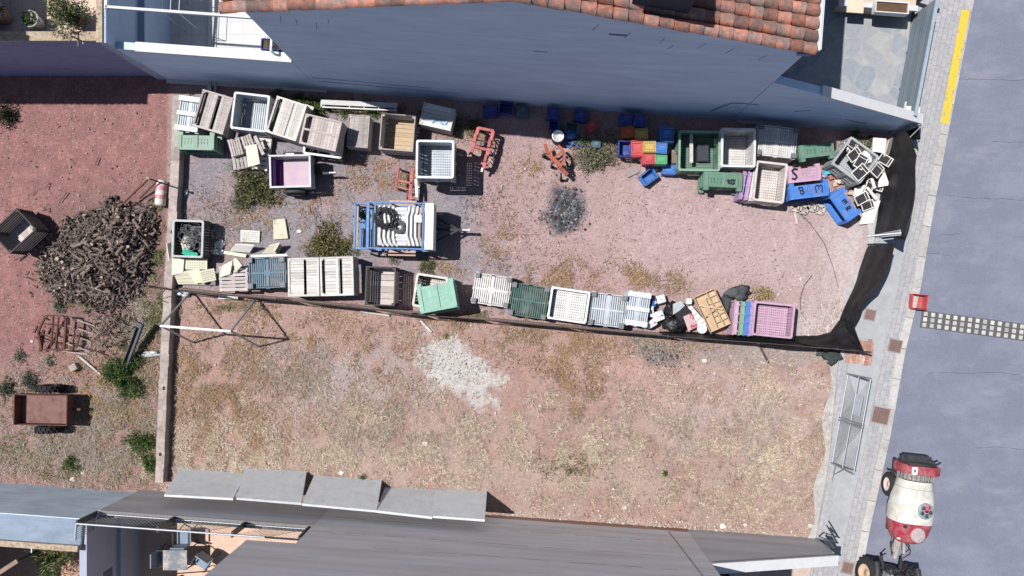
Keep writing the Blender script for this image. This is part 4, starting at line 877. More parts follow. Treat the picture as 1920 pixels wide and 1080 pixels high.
hose = mat('black_hose', (.022,.023,.028), .45, .2, 10); greyhose = mat('grey_hose', (.12,.125,.14), .55, .2, 10)
foam = mat('cream_foam', (.70,.67,.52), .9, .08, 6, c2=(.60,.56,.43), f2=.6, s2=3); foamw = mat('white_foam', (.78,.77,.73), .9, .06, 6)
def wheel(parent, c, axis, r, w_, rimc, name='wheel', tread=True):
    """wheel: parented empty-free mesh tyre with a rim child"""
    c = Vector(c); ax = Vector(axis).normalized(); q = ax.to_track_quat('Z','Y').to_matrix().to_4x4(); M_ = Matrix.Translation(c) @ q
    m_ = MB(); m_.lathe([(r*.58,-w_/2),(r*.9,-w_/2),(r,-w_*.32),(r*1.0,w_*.32),(r*.9,w_/2),(r*.58,w_/2)], 26, M_)
    if tread:
        for i in range(18):
            a = 2*math.pi*i/18
            for s in (-1, 1): m_.box((r*1.01*math.cos(a+s*.08),r*1.01*math.sin(a+s*.08),s*w_*.22),(.03+r*.04,r*.09,w_*.42),a,M=M_)
    o = link(name, m_, tyre, parent)
    m_ = MB(); m_.lathe([(0,w_*.18),(r*.2,w_*.2),(r*.22,w_*.08),(r*.5,w_*.1),(r*.58,w_*.42),(r*.60,w_*.42)], 22, M_); m_.lathe([(r*.60,-w_*.4),(r*.5,-w_*.1),(0,-w_*.1)], 22, M_)
    [m_.cyl(M_ @ Vector((r*.32*math.cos(k),r*.32*math.sin(k),w_*.08)), M_ @ Vector((r*.32*math.cos(k),r*.32*math.sin(k),w_*.14)), r*.04, n=6) for k in (0,1.26,2.51,3.77,5.03)]
    link('rim', m_, rimc, o); return o
# --- blue framed pipe trailer
c, L_, W_, a = fit([(688,379),(812,382),(810,467),(687,465)], 1.3)
t = thing('pipe_trailer', 'trailer with blue frame loaded with bright ribbed pipes', 'trailer', Matrix.Translation((c.x,c.y,0)) @ Matrix.Rotation(a,4,'Z'))
xl, xr, yw = -L_/2, L_/2, W_/2
m_ = MB(); m_.box((0,0,.55),(L_,W_-.1,.08)); link('deck', m_, iron, t)
m_ = MB()
for s in (-1, 1):
    m_.bar((xl,s*yw,1.28),(xr-.12,s*yw,1.28),.045,.05); m_.bar((xl,s*yw,.62),(xr,s*yw,.62),.05,.05)
    for x in (xl+.03,xl+.7,xl+1.4,xr-.15): m_.bar((x,s*yw,.6),(x,s*yw,1.25),.05,.05)
m_.bar((xl+.03,-yw,1.285),(xl+.03,yw,1.285),.08,.06); m_.bar((xr-.28,-yw,1.285),(xr-.28,yw,1.285),.05,.05)
m_.bar((xl+.22,-yw+.05,1.22),(xl+.22,yw-.05,1.22),.04,.04)
link('blue_frame', m_, bluep, t)
m_ = MB(); m_.box((xr-.10,0,1.0),(.25,W_+.02,.62)); link('front_board', m_, foamw, t)
for i in range(4):
    m_ = MB(); x = xl+.36+i*.135; m_.tube([(x,yw-.08,1.18),(x-.02,yw-.2,1.19),(x+.03,.1,1.20),(x,-yw+.35,1.20),(x+.05,-yw+.16,1.19),(x+.13,-yw+.08,1.17)],.04,8); link('pipe', m_, tubem, t)
for i in range(6):
    m_ = MB(); x = xl+1.20+i*.125; y0 = yw-.08; m_.tube([(x+.03,y0,1.17),(x+.02,y0-.15,1.18),(x-.03,.3,1.20),(x-.03,-.3,1.20),(x,-yw+.3,1.19),(x+.06,-yw+.1,1.18)],.038,8)
    link('pipe', m_, tubem if i not in (3,4) else mat('coppery_tube', (.42,.30,.26), .5, .2), t)
for j in range(9):
    y = yw-.16-j*(W_-.3)/8; m_ = MB(); m_.cyl((xl+.80,y,1.13),(xl+1.16,y,1.13),.052,n=8); link('pipe', m_, tubem, t)
m_ = MB(); m_.box((xl+.98,0,1.02),(.46,W_-.2,.03)); m_.box((0,0,.9),(L_-.4,W_-.2,.5)); link('liner', m_, mat('pale_liner', (.5,.49,.47), .8), t)
m_ = MB(); m_.bar((xr,0,.5),(xr+.95,0,.45),.08,.08); m_.bar((xr-.2,-.45,.52),(xr+.7,0,.47),.05,.05); m_.bar((xr-.2,.45,.52),(xr+.7,0,.47),.05,.05); link('drawbar', m_, iron, t)
m_ = MB(); m_.cyl((xr+.80,0,.50),(xr+.98,0,.50),.035); m_.lathe([(.0,.55),(.05,.54),(.06,.48),(.02,.44)],10,Matrix.Translation((xr+1.02,0,0))); link('coupling', m_, tubem, t)
for s in (-1, 1): wheel(t, (-.05,s*(yw+.06),.31), (0,s,0), .31, .17, iron)
m_ = MB()
for s in (-1, 1): m_.bar((-.45,s*(yw+.09),.64),(.38,s*(yw+.09),.64),.16,.03)
link('mudguard', m_, mat('board_brown', (.48,.33,.27), .8), t)
# rear rack of the trailer
m_ = MB(); m_.bar((xl-.42,-yw,1.0),(xl-.42,yw,1.0),.06,.05); m_.bar((xl-.42,yw,1.0),(xl,yw,1.0),.05,.05); m_.bar((xl-.42,-yw,1.0),(xl,-yw,1.0),.05,.05); m_.box((xl-.21,0,.5),(.40,W_-.1,.04))
for s in (-1,1): m_.bar((xl-.42,s*yw,.5),(xl-.42,s*yw,1.0),.05,.05)
link('rear_rack', m_, bluep, t)
m_ = MB(); m_.box((xl-.36,0,.985),(.07,W_-.15,.03)); link('rear_plank', m_, WD['grey'], t)
m_ = MB(); [m_.cyl((xl-.30+i*.055,-yw+.08,.62),(xl-.30+i*.055,-.02,.62),.016,n=6) for i in range(5)]; link('rusty_rods', m_, rust, t)
def coil(parent_or_none, c, r0, r1, turns, rad, lab, name='hose_coil', m=hose, wob=.04, zh=.1, seed=1, cat='hose'):
    rg = random.Random(seed); m_ = MB(); pts = []
    n = int(turns*22); 
    for i in range(n):
        a = i/22*2*math.pi; rr_ = r0+(r1-r0)*((i*.6180339) % 1)*.5+(r1-r0)*.5*(i/n)+rg.uniform(-wob,wob)*.25+wob*math.sin(a*.37+seed)
        pts.append((c[0]+rr_*math.cos(a)+wob*math.sin(a*.23), c[1]+rr_*math.sin(a)+wob*math.cos(a*.19), c[2]+rad+zh*(.5+.5*math.sin(a*.31+seed))))
    m_.tube(pts, rad, 5)
    return single(name, lab, cat, m_, m)
p = G(721.5,408.5,1.32); coil(None, (p.x,p.y,1.24), .16, .34, 15, .014, 'big coil of black hose on the blue pipe trailer', zh=.10)
p = G(747,425,1.3); coil(None, (p.x,p.y,1.22), .07, .225, 12, .013, 'smaller grey hose coil on the blue pipe trailer', m=greyhose, zh=.05, seed=4, wob=.01)
m_ = MB(); p = G(783.5,410,1.3); m_.box((p.x,p.y,1.27),(.22,.22,.06)); single('foam_block', 'small white square block lying on the trailer pipes', 'foam block', m_, foamw)
p = G(676,402,.6); coil(None, (p.x,p.y,.53), .04, .17, 7, .018, 'tangle of black hose in the rear rack of the pipe trailer', seed=8, wob=.06, zh=.2)
# --- small box trailer with purple lining
c, L_, W_, a = fit([(505,292),(581,290),(583,350),(507.5,351.5)], .84)
t = thing('box_trailer', 'small grey box trailer with pink and purple lined bed', 'trailer', Matrix.Translation((c.x,c.y,0)) @ Matrix.Rotation(a,4,'Z'))
bx = mat('trailer_grey', (.48,.48,.52), .5, .15, 6)
m_ = MB(); 
for s in (-1, 1): m_.box((0,s*(W_/2-.015),.62),(L_,.03,.44)); m_.box((s*(L_/2-.015),0,.62),(.03,W_-.06,.44))
link('side_walls', m_, bx, t)
m_ = MB(); 
for s in (-1, 1): m_.box((0,s*(W_/2-.01),.845),(L_+.03,.05,.03)); m_.box((s*(L_/2-.01),0,.845),(.05,W_-.05,.03))
m_.box((0,W_/2+.04,.82),(.25,.05,.04)); link('rim', m_, mat('trailer_rim', (.55,.57,.62), .5), t)
m_ = MB(); m_.box((.12,0,.41),(L_-.30,W_-.08,.03)); link('bed_liner', m_, mat('pink_liner', (.50,.38,.47), .8, .15, 3, c2=(.48,.38,.33), f2=.55, s2=1.5), t)
m_ = MB(); m_.box((-L_/2+.14,0,.40),(.26,W_-.07,.03)); m_.box((-L_/2+.05,0,.6),(.03,W_-.08,.36)); m_.box((-L_/2+.16,-.05,.45),(.05,.6,.05)); link('purple_lining', m_, mat('purple_liner', (.22,.08,.26), .8), t)
for s in (-1, 1): wheel(t, (.0,s*(W_/2+.09),.29), (0,s,0), .29, .16, bx)
for s in (-1, 1):
    m_ = MB(); m_.tube([(-.30,s*(W_/2+.09),.50),(-.2,s*(W_/2+.09),.6),(0,s*(W_/2+.09),.63),(.2,s*(W_/2+.09),.6),(.30,s*(W_/2+.09),.50)],.06,6); link('mudguard', m_, mat('mudguard_black', (.05,.05,.06), .6), t)
m_ = MB(); m_.bar((L_/2,0,.38),(L_/2+.60,0,.38),.07,.07); m_.box((L_/2+.1,.1,.40),(.18,.3,.14)); link('drawbar', m_, iron, t)
m_ = MB(); m_.cyl((L_/2+.46,0,.46),(L_/2+.66,0,.46),.03); link('coupling', m_, tubem, t)
# --- rusty trailer in the left lot
c, L_, W_, a = fit([(31,740),(127,742),(122,798),(26,796)], .66)
t = thing('rusty_trailer', 'old rusty brown flatbed trailer with black tyres in the weeds', 'trailer', Matrix.Translation((c.x,c.y,0)) @ Matrix.Rotation(a,4,'Z'))
m_ = MB(); m_.box((.02,0,.40),(L_-.04,W_-.02,.04)); link('bed', m_, rustbrown, t)
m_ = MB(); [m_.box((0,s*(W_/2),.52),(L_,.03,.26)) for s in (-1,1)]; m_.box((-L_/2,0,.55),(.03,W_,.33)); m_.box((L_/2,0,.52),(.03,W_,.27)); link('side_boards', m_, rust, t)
m_ = MB(); m_.bar((L_/2,0,.36),(L_/2+.25,0,.36),.08,.08); link('drawbar', m_, rust, t)
wheel(t, (.05,W_/2+.17,.33), (0,1,0), .36, .20, rust); wheel(t, (.05,-W_/2-.17,.33), (0,-1,0), .36, .20, rust)
m_ = MB(); m_.cyl((.05,-W_/2-.1,.33),(.05,W_/2+.1,.33),.03); link('axle', m_, rust, t)
# --- red frames
def frame_thing(name, lab, cat, bars, m, extra=None):
    """bars: photo points with heights"""
    a_ = [G(x,y,z) for b in bars for (x,y,z) in b[:2]]; c = sum(a_, Vector((0,0,0)))/len(a_); c.z = 0
    t = thing(name, lab, cat, loc=c)
    for k, b in enumerate(bars):
        m_ = MB(); p0, p1 = G(*b[0])-c, G(*b[1])-c; wd = b[2]
        m_.bar(p0, p1, wd, wd)
        if b[0][2] < .25 and b[1][2] < .25: pass
        link(b[3] if len(b) > 3 else 'beam', m_, b[4] if len(b) > 4 else m, t)
    return t
B = [((897,240,.55),(884,286,.55),.10,'beam'),((925,246,.55),(907,316,.45),.10,'beam'),((896,240,.55),(926,246,.55),.08,'crossbar'),((888,275,.55),(920,283,.5),.08,'crossbar'),((878,262,.5),(891,262,.5),.05,'stub'),((902,306,.4),(916,311,.4),.07,'stub')]
for k in range(9): B.append(((924-k*1.9,252+k*6,.5),(930-k*1.9,253+k*6,.12),.03,'tine'))
for (x,y) in ((897,240),(925,246),(884,286),(908,312)): B.append(((x,y,.5),(985+(x-985)*.985,570+(y-570)*.985,.0),.06,'leg'))
B.append(((905,314,.45),(903,322,.42),.06,'tine',tubem))
B += [((892,252,.62),(889,266,.62),.09,'bracket'),((919,262,.62),(916,276,.62),.09,'bracket'),((912,290,.6),(909,303,.6),.08,'bracket'),((893,262,.5),(921,268,.5),.04,'spring_bar',iron),((886,280,.5),(880,290,.35),.04,'tine',iron),((922,255,.4),(936,275,.1),.035,'tine',iron),((917,280,.4),(930,297,.1),.035,'tine',iron),((931,262,.3),(925,300,.3),.035,'rod',iron)]
frame_thing('harrow_frame', 'thick red ladder shaped implement frame right of the tall grey bin', 'farm implement', B, redp)
B = [((748,313,.5),(742,352,.5),.05),((776,316,.5),(768,362,.5),.05),((744,338,.5),(773,344,.5),.05,'crossbar'),((741,350,.5),(774,357,.5),.03,'crossbar'),((772,322,.5),(770,372,.45),.09,'beam'),((766,372,.5),(778,372,.5),.07,'crossbar')]
for (x,y) in ((748,314),(742,350),(775,318),(768,370)): B.append(((x,y,.5),(985+(x-985)*.978,570+(y-570)*.978,.0),.05,'leg'))
B += [((780,336,.4),(782,370,.4),.07,'roller',tubem),((783,345,.42),(773,350,.42),.03,'crossbar'),((765,358,.3),(762,372,.02),.04,'tine'),((786,352,.4),(776,348,.4),.03,'stub',tubem)]
frame_thing('seeder_frame', 'thin faded red frame tucked under the tall grey bin', 'farm implement', B, redp)
B = [((1022,270,.55),(1028,290,.45),.09,'beam'),((1028,290,.5),(1052,312,.5),.11,'beam'),((1056,283,.6),(1059,300,.6),.08,'beam'),((1059,300,.6),(1046,318,.5),.08,'beam'),((1047,273,.55),(1057,284,.6),.07,'beam'),((1048,312,.5),(1064,328,.45),.10,'beam'),
     ((1026,289,.56),(1040,279,.56),.05,'bracket'),((1044,315,.56),(1058,303,.56),.05,'bracket'),((1035,300,.4),(1053,284,.4),.06,'beam')]
for (x,y,dx,dy) in ((1026,287,-10,6),(1040,303,-8,10),(1058,300,8,12),(1062,322,8,-2),(1052,325,0,12),(1056,318,14,-4)):
    B += [((x,y,.45),(x+dx*.7,y+dy*.5,.38),.05,'tine',iron),((x+dx*.7,y+dy*.5,.38),(x+dx*.8,y+dy,.06),.06,'tine',iron),((x+dx*.8,y+dy,.06),(x+dx*.3,y+dy*1.15,.03),.09,'tine',iron)]
frame_thing('cultivator', 'orange red cultivator with black curved tines on the sand', 'farm implement', B, orp)
B = [((90,591,.5),(118,592,.5),.045),((118,592,.5),(124,600,.5),.045),((124,600,.5),(120,655,.5),.06),((83,598,.5),(90,591,.5),.045),((83,598,.5),(72,622,.45),.05),((72,622,.45),(78,656,.4),.06),((100,593,.4),(96,650,.4),.04),((110,594,.45),(104,655,.45),.04),((66,618,.4),(92,632,.4),.03),((92,632,.4),(120,650,.4),.03),
     ((70,605,.3),(121,612,.3),.03),((74,640,.3),(119,643,.3),.03),((118,655,.5),(84,656,.5),.05),((82,620,.4),(76,658,.15),.07),((64,624,.35),(70,612,.35),.05),((66,632,.2),(80,640,.35),.04)]
for (x,y,x2,y2) in ((122,592,177,611),(124,610,176,625),(122,625,170,640),(120,642,168,659),(104,657,164,664)): B.append(((x,y,.3),(x2,y2,.1),.03,'prong',mat('worn_steel', (.42,.33,.32), .5, .2)))
B += [((150,624,.2),(144,652,.2),.04,'crossbar'),((160,652,.15),(202,667,.02),.025,'rod'),((122,627,.35),(150,632,.3),.05,'beam')]
frame_thing('rusty_harrow', 'rusty brown hay fork frame with long prongs on the red earth', 'farm implement', B, rust)
# --- swing frame and posts
zt = 1.95
B = [((301,611,zt),(433,621,zt),.055,'top_bar')]
for ax, ay, fx, fy in ((301,611,360,545),(301,611,364,643),(433,621,482,558),(433,621,486,650)): B.append(((ax,ay,zt-.03),(fx,fy,0),.045,'leg'))
frame_thing('swing_frame', 'empty grey steel swing frame straddling the low concrete wall', 'swing frame', B, steel)
# --- low concrete wall on the left
lc = mat('old_concrete', (.40,.345,.315), .9, .25, 9, bump=.4, c2=(.30,.245,.22), f2=.55, s2=3)
t = thing('low_concrete_wall', 'low pinkish concrete wall separating the earth lot on the left', 'wall', loc=(0,0,0))
pts = [(331,178),(328,300),(322,420),(316,520),(309,640),(304,760),(298,905)]
for (x0,y0),(x1,y1) in zip(pts, pts[1:]):
    m_ = MB(); a_, b_ = G(x0,y0,.30), G(x1,y1,.30); n = 5
    for k in range(n):
        q0 = a_.lerp(b_, k/n); q1 = a_.lerp(b_, (k+1)/n); q0.z = q1.z = .14; j = R.uniform(-.008,.008); m_.bar(q0+Vector((j,0,0)), q1+Vector((j,0,0)), .26+R.uniform(-.015,.015), .32+R.uniform(-.015,.01))
    link('wall_section', m_, lc, t)
for (x,y) in ((307,728),(300,852),(322,435)):
    m_ = MB(); p = G(x,y,.31); m_.box((p.x,p.y,.303),(.07,.10,.016)); link('socket_hole', m_, ink, t)
# --- chain link fence through the middle
FB = [(313,540),(420,552),(540,562),(690,578),(780,588),(900,598),(1050,612),(1240,628),(1400,640),(1540,650),(1600,657)]
t = thing('chain_link_fence', 'rusty chain link fence running between the two lots', 'fence', loc=(0,0,0))
hF = 1.05; fr_ = mat('rusty_wire', (.10,.075,.065), .8, .3, 20)
W = [G(x,y) for x,y in FB]
for a_, b_ in zip(W, W[1:]):
    d = (b_-a_); L_ = d.length; u = d/L_; m_ = MB(); k = 0
    while k < L_:
        k2 = min(k+hF*.9, L_); hh = (k2-k)/.9
        m_.bar(a_+u*k+Vector((0,0,.05)), a_+u*k2+Vector((0,0,.05+hh*.95)), .006, .006); m_.bar(a_+u*k+Vector((0,0,.05+hh*.95)), a_+u*k2+Vector((0,0,.05)), .006, .006); k += .075
    m_.bar(a_+Vector((0,0,.03)), b_+Vector((0,0,.03)), .02, .03)
    link('wire_mesh', m_, fr_, t)
for i, a_ in enumerate(W):
    if i in (1,3,5): continue
    m_ = MB(); m_.cyl(a_+Vector((0,.0,0)), a_+Vector((R.uniform(-.03,.03),R.uniform(-.03,.03),hF+.06)), .028, n=8); link('post', m_, fr_, t)
m_ = MB(); m_.tube([a_+Vector((0,R.uniform(-.02,.02),hF)) for a_ in W], .012, 5); link('top_wire', m_, fr_, t)
m_ = MB(); m_.tube([a_+Vector((0,.02,.04)) for a_ in W], .05, 6); link('kerb_pipe', m_, mat('brown_kerb', (.16,.12,.11), .9, .3), t)
m_ = MB(); m_.tube([G(313,540,.9), G(295,560,.4), G(315,568,.32)], .012, 5); m_.bar(G(268,533,.6), G(313,540,1.0), .03,.03); link('brace', m_, fr_, t)
# a second fence post row: lone post on the low wall
t = thing('leaning_wall_post', 'thin dark post leaning over the low wall beside the boiler', 'post', loc=G(318,348,.3))
m_ = MB(); m_.cyl((0,0,0), G(277,334,1.25)-G(318,348,.3), .022, n=7); link('post', m_, iron, t)
m_ = MB(); m_.cyl(G(277,334,1.25)-G(318,348,.3), G(277.5,334,1.31)-G(318,348,.3), .04, n=7); link('cap', m_, tubem, t)
for (x0,y0,x1,y1,lab) in ((277,337,226,386,'longer rusty pole leaning into the firewood heap'),(295,339,262,372,'shorter rusty pole beside the boiler')):
    m_ = MB(); m_.cyl(G(x0,y0,.45), G(x1,y1,.25), .028, n=7); single('rusty_pole', lab, 'pole', m_, rust)
for pts_, lab in (([(1500,400),(1520,420),(1545,455),(1562,500),(1572,540)],'thin dark wire curving across the sand below the blue bins'),([(1523,515),(1508,535),(1500,560),(1502,585),(1512,600)],'bent wire lying on the sand right of the pink bin'),([(578,385),(590,405),(592,430),(592,448)],'short dark twig on the gravel right of the foam pieces')):
    m_ = MB(); m_.tube([G(x,y,.03) for x,y in pts_], .009, 5); single('loose_wire', lab, 'wire', m_, fr_)
m_ = MB(); [m_.tube([G(1242,631+i*2,.05),G(1262,629+i,.08),G(1283+i*4,629+R.uniform(-2,3),.03)],.008,5) for i in range(4)]; single('dry_branch', 'pale dry branch lying under the black netting', 'branch', m_, WD['light'])
# --- black shade netting
netm = mat('shade_net', (.008,.008,.010), .6, .3, 14, bump=.5, spec=.4, c2=(.018,.018,.021), f2=.55, s2=3)  # lighter second colour imitates sheen on the folds
def netting(name, lab, base, top, rows=17, amp=.05, seed=3):
    rg = random.Random(seed); n = len(base); sub = 5; P = []; Nn = (n-1)*sub+1
    def it(pts, k): i = min(k//sub, n-2); f = (k-i*sub)/sub; return Vector(pts[i]).lerp(Vector(pts[i+1]), f)
    bs = [G(*p) for p in base]; tp_ = [G(*p) for p in top]
    for r in range(rows):
        f = r/(rows-1); row = []
        for k in range(Nn):
            a_, b_ = it(bs, k), it(tp_, k); p = a_.lerp(b_, f)
            sag = math.sin(f*math.pi)*amp
            p += Vector((math.sin(k*.55+seed+f*2)*amp*.6*(.3+f)+math.sin(f*15+k*.2)*.018, math.sin(f*9+k*.5)*.012, -sag*.6+(math.sin(f*13+k*.35+seed)*.03+math.sin(k*.95+f*5+seed)*.045+math.sin(k*1.9-f*7)*.02)*math.sin(f*math.pi)))
            if r == 0: p.z = max(p.z, .02)
            row.append(p)
        P.append(row)
    m_ = MB(); m_.grid(P)
    o = single(name, lab, 'shade netting', m_, netm)
    md = o.modifiers.new('thickness', 'SOLIDIFY'); md.thickness = .006; return o
netting('shade_net', 'wide black shade net hanging over the fence below the sloping wall', [(1676,252,0),(1668,262,0),(1661,300,0),(1652,350,0),(1645,400,0),(1640,438,0)], [(1694,243,1.3),(1700,250,1.6),(1722,292,1.9),(1716,350,1.9),(1708,410,1.75),(1697,450,1.65)], seed=3)
netting('shade_net', 'narrow black shade net running down to the fence corner', [(1626,462,0),(1610,505,0),(1600,535,0),(1584,575,0),(1574,598,0)], [(1681,456,1.55),(1668,490,1.5),(1650,540,1.45),(1616,575,1.0),(1600,612,.7)], seed=9)
netting('shade_net', 'triangular black net pulled to a point over the terracotta tiles', [(1490,630,0),(1530,630,0),(1556,622,0),(1572,602,0),(1578,598,0)], [(1490,642,.5),(1540,650,.8),(1590,655,1.0),(1622,661,1.15),(1603,612,.75)], seed=5, amp=.03)
netting('shade_net', 'long black net sagging along the fence below the dumped cans and pink bin', [(1236,622,0),(1300,623,0),(1380,629,0),(1450,636,0),(1500,638,0),(1560,645,0)], [(1236,626,.9),(1300,633,.95),(1380,641,.95),(1450,648,1.0),(1500,653,1.0),(1600,658,1.0)], seed=6, amp=.04)
gp = thing('gate_poles', 'grey steel gate poles poking out between the two nets', 'gate poles', loc=G(1640,442))
for (p0,p1,r_) in (((1626,443,1.0),(1697,436,1.5),.035),((1640,445,1.0),(1694,440,1.5),.02),((1640,452,.9),(1676,447,1.2),.015)):
    m_ = MB(); m_.cyl(G(*p0)-G(1640,442), G(*p1)-G(1640,442), r_, n=8); link('pole', m_, steel, gp)
m_ = MB(); m_.cyl((0,0,0),(0,0,1.45),.04,n=8); link('upright', m_, steel, gp)
netting('shade_net_scrap', 'dark scrap of net hanging from the end of the sloping wall', [(1676,252,0),(1684,258,0),(1690,262,0)], [(1706,244,1.0),(1722,236,1.0),(1727,262,1.0)], seed=2, amp=.01)
gt = thing('wall_bracket', 'bent silver bracket with rod at the street end of the sloping wall', 'bracket', loc=G(1688,250))
m_ = MB(); m_.bar((0,0,1.1),G(1728,236,1.2)-G(1688,250),.02,.02); m_.bar(G(1728,236,1.2)-G(1688,250),G(1701,262,1.0)-G(1688,250),.02,.02); m_.bar((0,0,0),(0,0,1.1),.03,.03); link('rod', m_, steel, gt)
# --- mesh gates along the street
def mesh_gate(lab, A_, B_, h, mids, seed, leafs=(0,)):
    a_, b_ = G(*A_), G(*B_); d = b_-a_; L_ = d.length; t = thing('mesh_gate', lab, 'gate', loc=a_+Vector((0,0,.09)), rz=math.atan2(d.y,d.x))
    m_ = MB(); k = 0; hh = h-.1
    while k < L_-.02:
        e = min(hh, L_-k); m_.bar((k,0,.08),(k+e,0,.08+e),.005,.005); m_.bar((k+e,0,.08),(k,0,.08+e),.005,.005); k += .085
    link('wire_mesh', m_, mat('galv_wire', (.45,.46,.47), .5, metal=.4), t)
    m_ = MB(); m_.cyl((0,0,.06),(L_,0,.06),.022); link('bottom_rail', m_, steel, t)
    m_ = MB(); m_.cyl((0,0,h),(L_,0,h),.024); link('top_rail', m_, steel, t)
    m_ = MB(); m_.cyl((0,0,h*.52),(L_,0,h*.52),.014); link('middle_rail', m_, steel, t)
    for x in mids: m_ = MB(); m_.bar((x*L_,0,.02),(x*L_,0,h+.03),.05,.05); link('post', m_, mat('gate_post_grey', (.20,.23,.26), .5), t)
    return t, L_
mg, L_ = mesh_gate('long two leaf mesh gate standing beside the cement apron', (1586,700), (1556,866), 1.45, (0,.49,.52,1), 1)
m_ = MB(); m_.box((L_*.30,.02,.95),(.62,.015,.42)); link('sign_plate', m_, mat('pale_blue_plate', (.52,.60,.68), .5), mg)
m_ = MB(); m_.bar((L_,0,.3),(L_+.55,.12,.02),.02,.02); m_.bar((L_,0,.9),(L_+.35,.15,.02),.02,.02); link('prop', m_, steel, mg)
mg2, _ = mesh_gate('short end panel of mesh folded against the cement wall corner', (1527,1008), (1536,1026), 1.2, (0,1), 2)
t = thing('folded_gate_frame', 'bare dark steel gate brace at the corner of cement wall', 'gate frame', loc=G(1535,1008))
for p0,p1 in (((1550,985,1.0),(1570,1018,1.0)),((1572,1018,1.0),(1540,1008,1.0)),((1570,1018,1.0),(1556,990,.2)),((1545,1012,1.0),(1566,1040,1.0)),((1540,1008,1.0),(1535,1005,0))):
    m_ = MB(); m_.bar(G(*p0)-G(1535,1008), G(*p1)-G(1535,1008), .035,.035); link('bar', m_, mat('gate_dark', (0,0,0)), t)
m_ = MB(); m_.add([G(1543,1012,.9),G(1557,1014,.9),G(1566,1028,.9),G(1554,1030,.9)],[(0,1,2,3)]); m_.add([G(1543,1012,.88),G(1557,1014,.88),G(1566,1028,.88),G(1554,1030,.88)],[(3,2,1,0)])
o = single('dark_panel', 'small dark sheet fixed in the bare gate brace', 'panel', m_, mat('gate_dark', (0,0,0)))
# --- boiler, channel, block, stones
p0, p1 = G(304,338,.17), G(300,386,.17); p0.z = p1.z = .17
t = thing('old_boiler', 'fallen white water boiler with faded red bands', 'water boiler', loc=(p0+p1)/2-Vector((0,0,.17)))
c = (p0+p1)/2-Vector((0,0,.17)); q = (p1-p0).normalized()
def seg(s0, s1, r_, mm, nm):
    L_ = (p1-p0).length; m_ = MB(); m_.cyl(p0-c+q*L_*s0, p0-c+q*L_*s1, r_, n=20); link(nm, m_, mm, t)
wp = mat('boiler_white', (.72,.62,.58), .5, .1, 6); pk = mat('boiler_pink', (.62,.25,.28), .5, .25, 9, c2=(.7,.5,.5), f2=.52, s2=5)
seg(.04,.18,.155,wp,'shell'); seg(.18,.42,.157,pk,'band'); seg(.42,.58,.155,wp,'shell'); seg(.58,.74,.157,pk,'band'); seg(.74,.96,.155,wp,'shell')
m_ = MB(); m_.cyl(p0-c, p0-c+q*.04, .10,.155,n=20); m_.cyl(p1-c-q*.04, p1-c, .155,.11,n=20); link('end_cap', m_, wp, t)
m_ = MB(); m_.cyl(p0-c+q*.45+Vector((.13,0,.05)), p0-c+q*.45+Vector((.20,0,.06)), .03); link('valve', m_, iron, t)
m_ = MB(); a_, b_ = G(235,690,.12), G(266,606,.45)
u = (b_-a_).normalized(); sd_ = u.cross(Vector((0,0,1))).normalized()
m_.bar(a_, b_, .16, .015); m_.bar(a_+sd_*.08+Vector((0,0,.05)), b_+sd_*.08+Vector((0,0,.05)), .015, .10); m_.bar(a_-sd_*.08+Vector((0,0,.05)), b_-sd_*.08+Vector((0,0,.05)), .015, .10); m_.bar(b_-u*.15+Vector((0,0,.08)), b_+Vector((0,0,.08)), .15, .06)
single('metal_channel', 'dark grey metal channel propped in the weeds by the heap', 'metal channel', m_, mat('channel_grey', (.10,.105,.12), .6, .2))
m_ = MB(); p = G(136,689,.2); m_.box((p.x,p.y,.1),(.22,.20,.2),.5); single('concrete_block', 'small pale concrete block below the rusty hay fork', 'block', m_, lc)
def rock(lab, px, py, r, colr=(.66,.58,.50), sq=.6, seed=0, name='stone'):
    rg = random.Random(seed+int(px)); m_ = MB(); pr = []
    vs = []; n = 9
    prof = [(.0,0),(1,.05),(.95,.5),(.6,.85),(0,1)]
    jit = [rg.uniform(.7,1.15) for _ in range(n)]
    for rr_, zz in prof:
        for i in range(n): a = 2*math.pi*i/n; vs.append((r*rr_*jit[i]*math.cos(a)*rg.uniform(.93,1.05), r*rr_*jit[i]*sq*1.2*math.sin(a), r*sq*zz))
    fs = [(k*n+i,k*n+(i+1) % n,(k+1)*n+(i+1) % n,(k+1)*n+i) for k in range(4) for i in range(n)]
    p = G(px,py,0); m_.add([Vector(v)+Vector((p.x,p.y,-.01)) for v in vs], fs)
    return single(name, lab, 'stone', m_, mat('stone_%d' % int(colr[0]*100), colr, .9, .2, 10, bump=.3))
for px,py,r,lab in ((797,831,.115,'pale rounded stone alone in the dry grass below the lime patch'),(641,886,.11,'pale pointed stone beside the top of the middle cement board'),(1139,833,.06,'small pale stone right of centre in the dry grass'),(1321,676,.10,'white stone below the black net'),(1013,761,.055,'small pale stone between lime patch and orange grass'),(157,887,.10,'pale stone in the weeds near the pale blue wall'),(137,898,.10,'pale broken stone left of another near the blue wall'),(1010,945,.11,'reddish stone near the foot of the cement wall'),(1172,952,.08,'white stone near the foot of the grey building'),(1355,986,.13,'broad pale stone at the building foot'),(1398,984,.08,'pale stone right of the broad one at the building foot'),(1419,955,.06,'small round white stone in the dry grass at lower right'),(700,586,.05,'small white stone under the fence by the slatted box'),(1520,985,.10,'pale stone at the end of the cement wall'),(60,640,.06,'small white pebble left of the rusty hay fork'),(188,600,.06,'small white stone among the loose firewood')):
    rock(lab, px, py, r, (.68,.60,.52) if 'red' not in lab else (.40,.24,.2))
rock('dark flat clod by the black net debris', 1208, 652, .12, (.12,.11,.11)); 
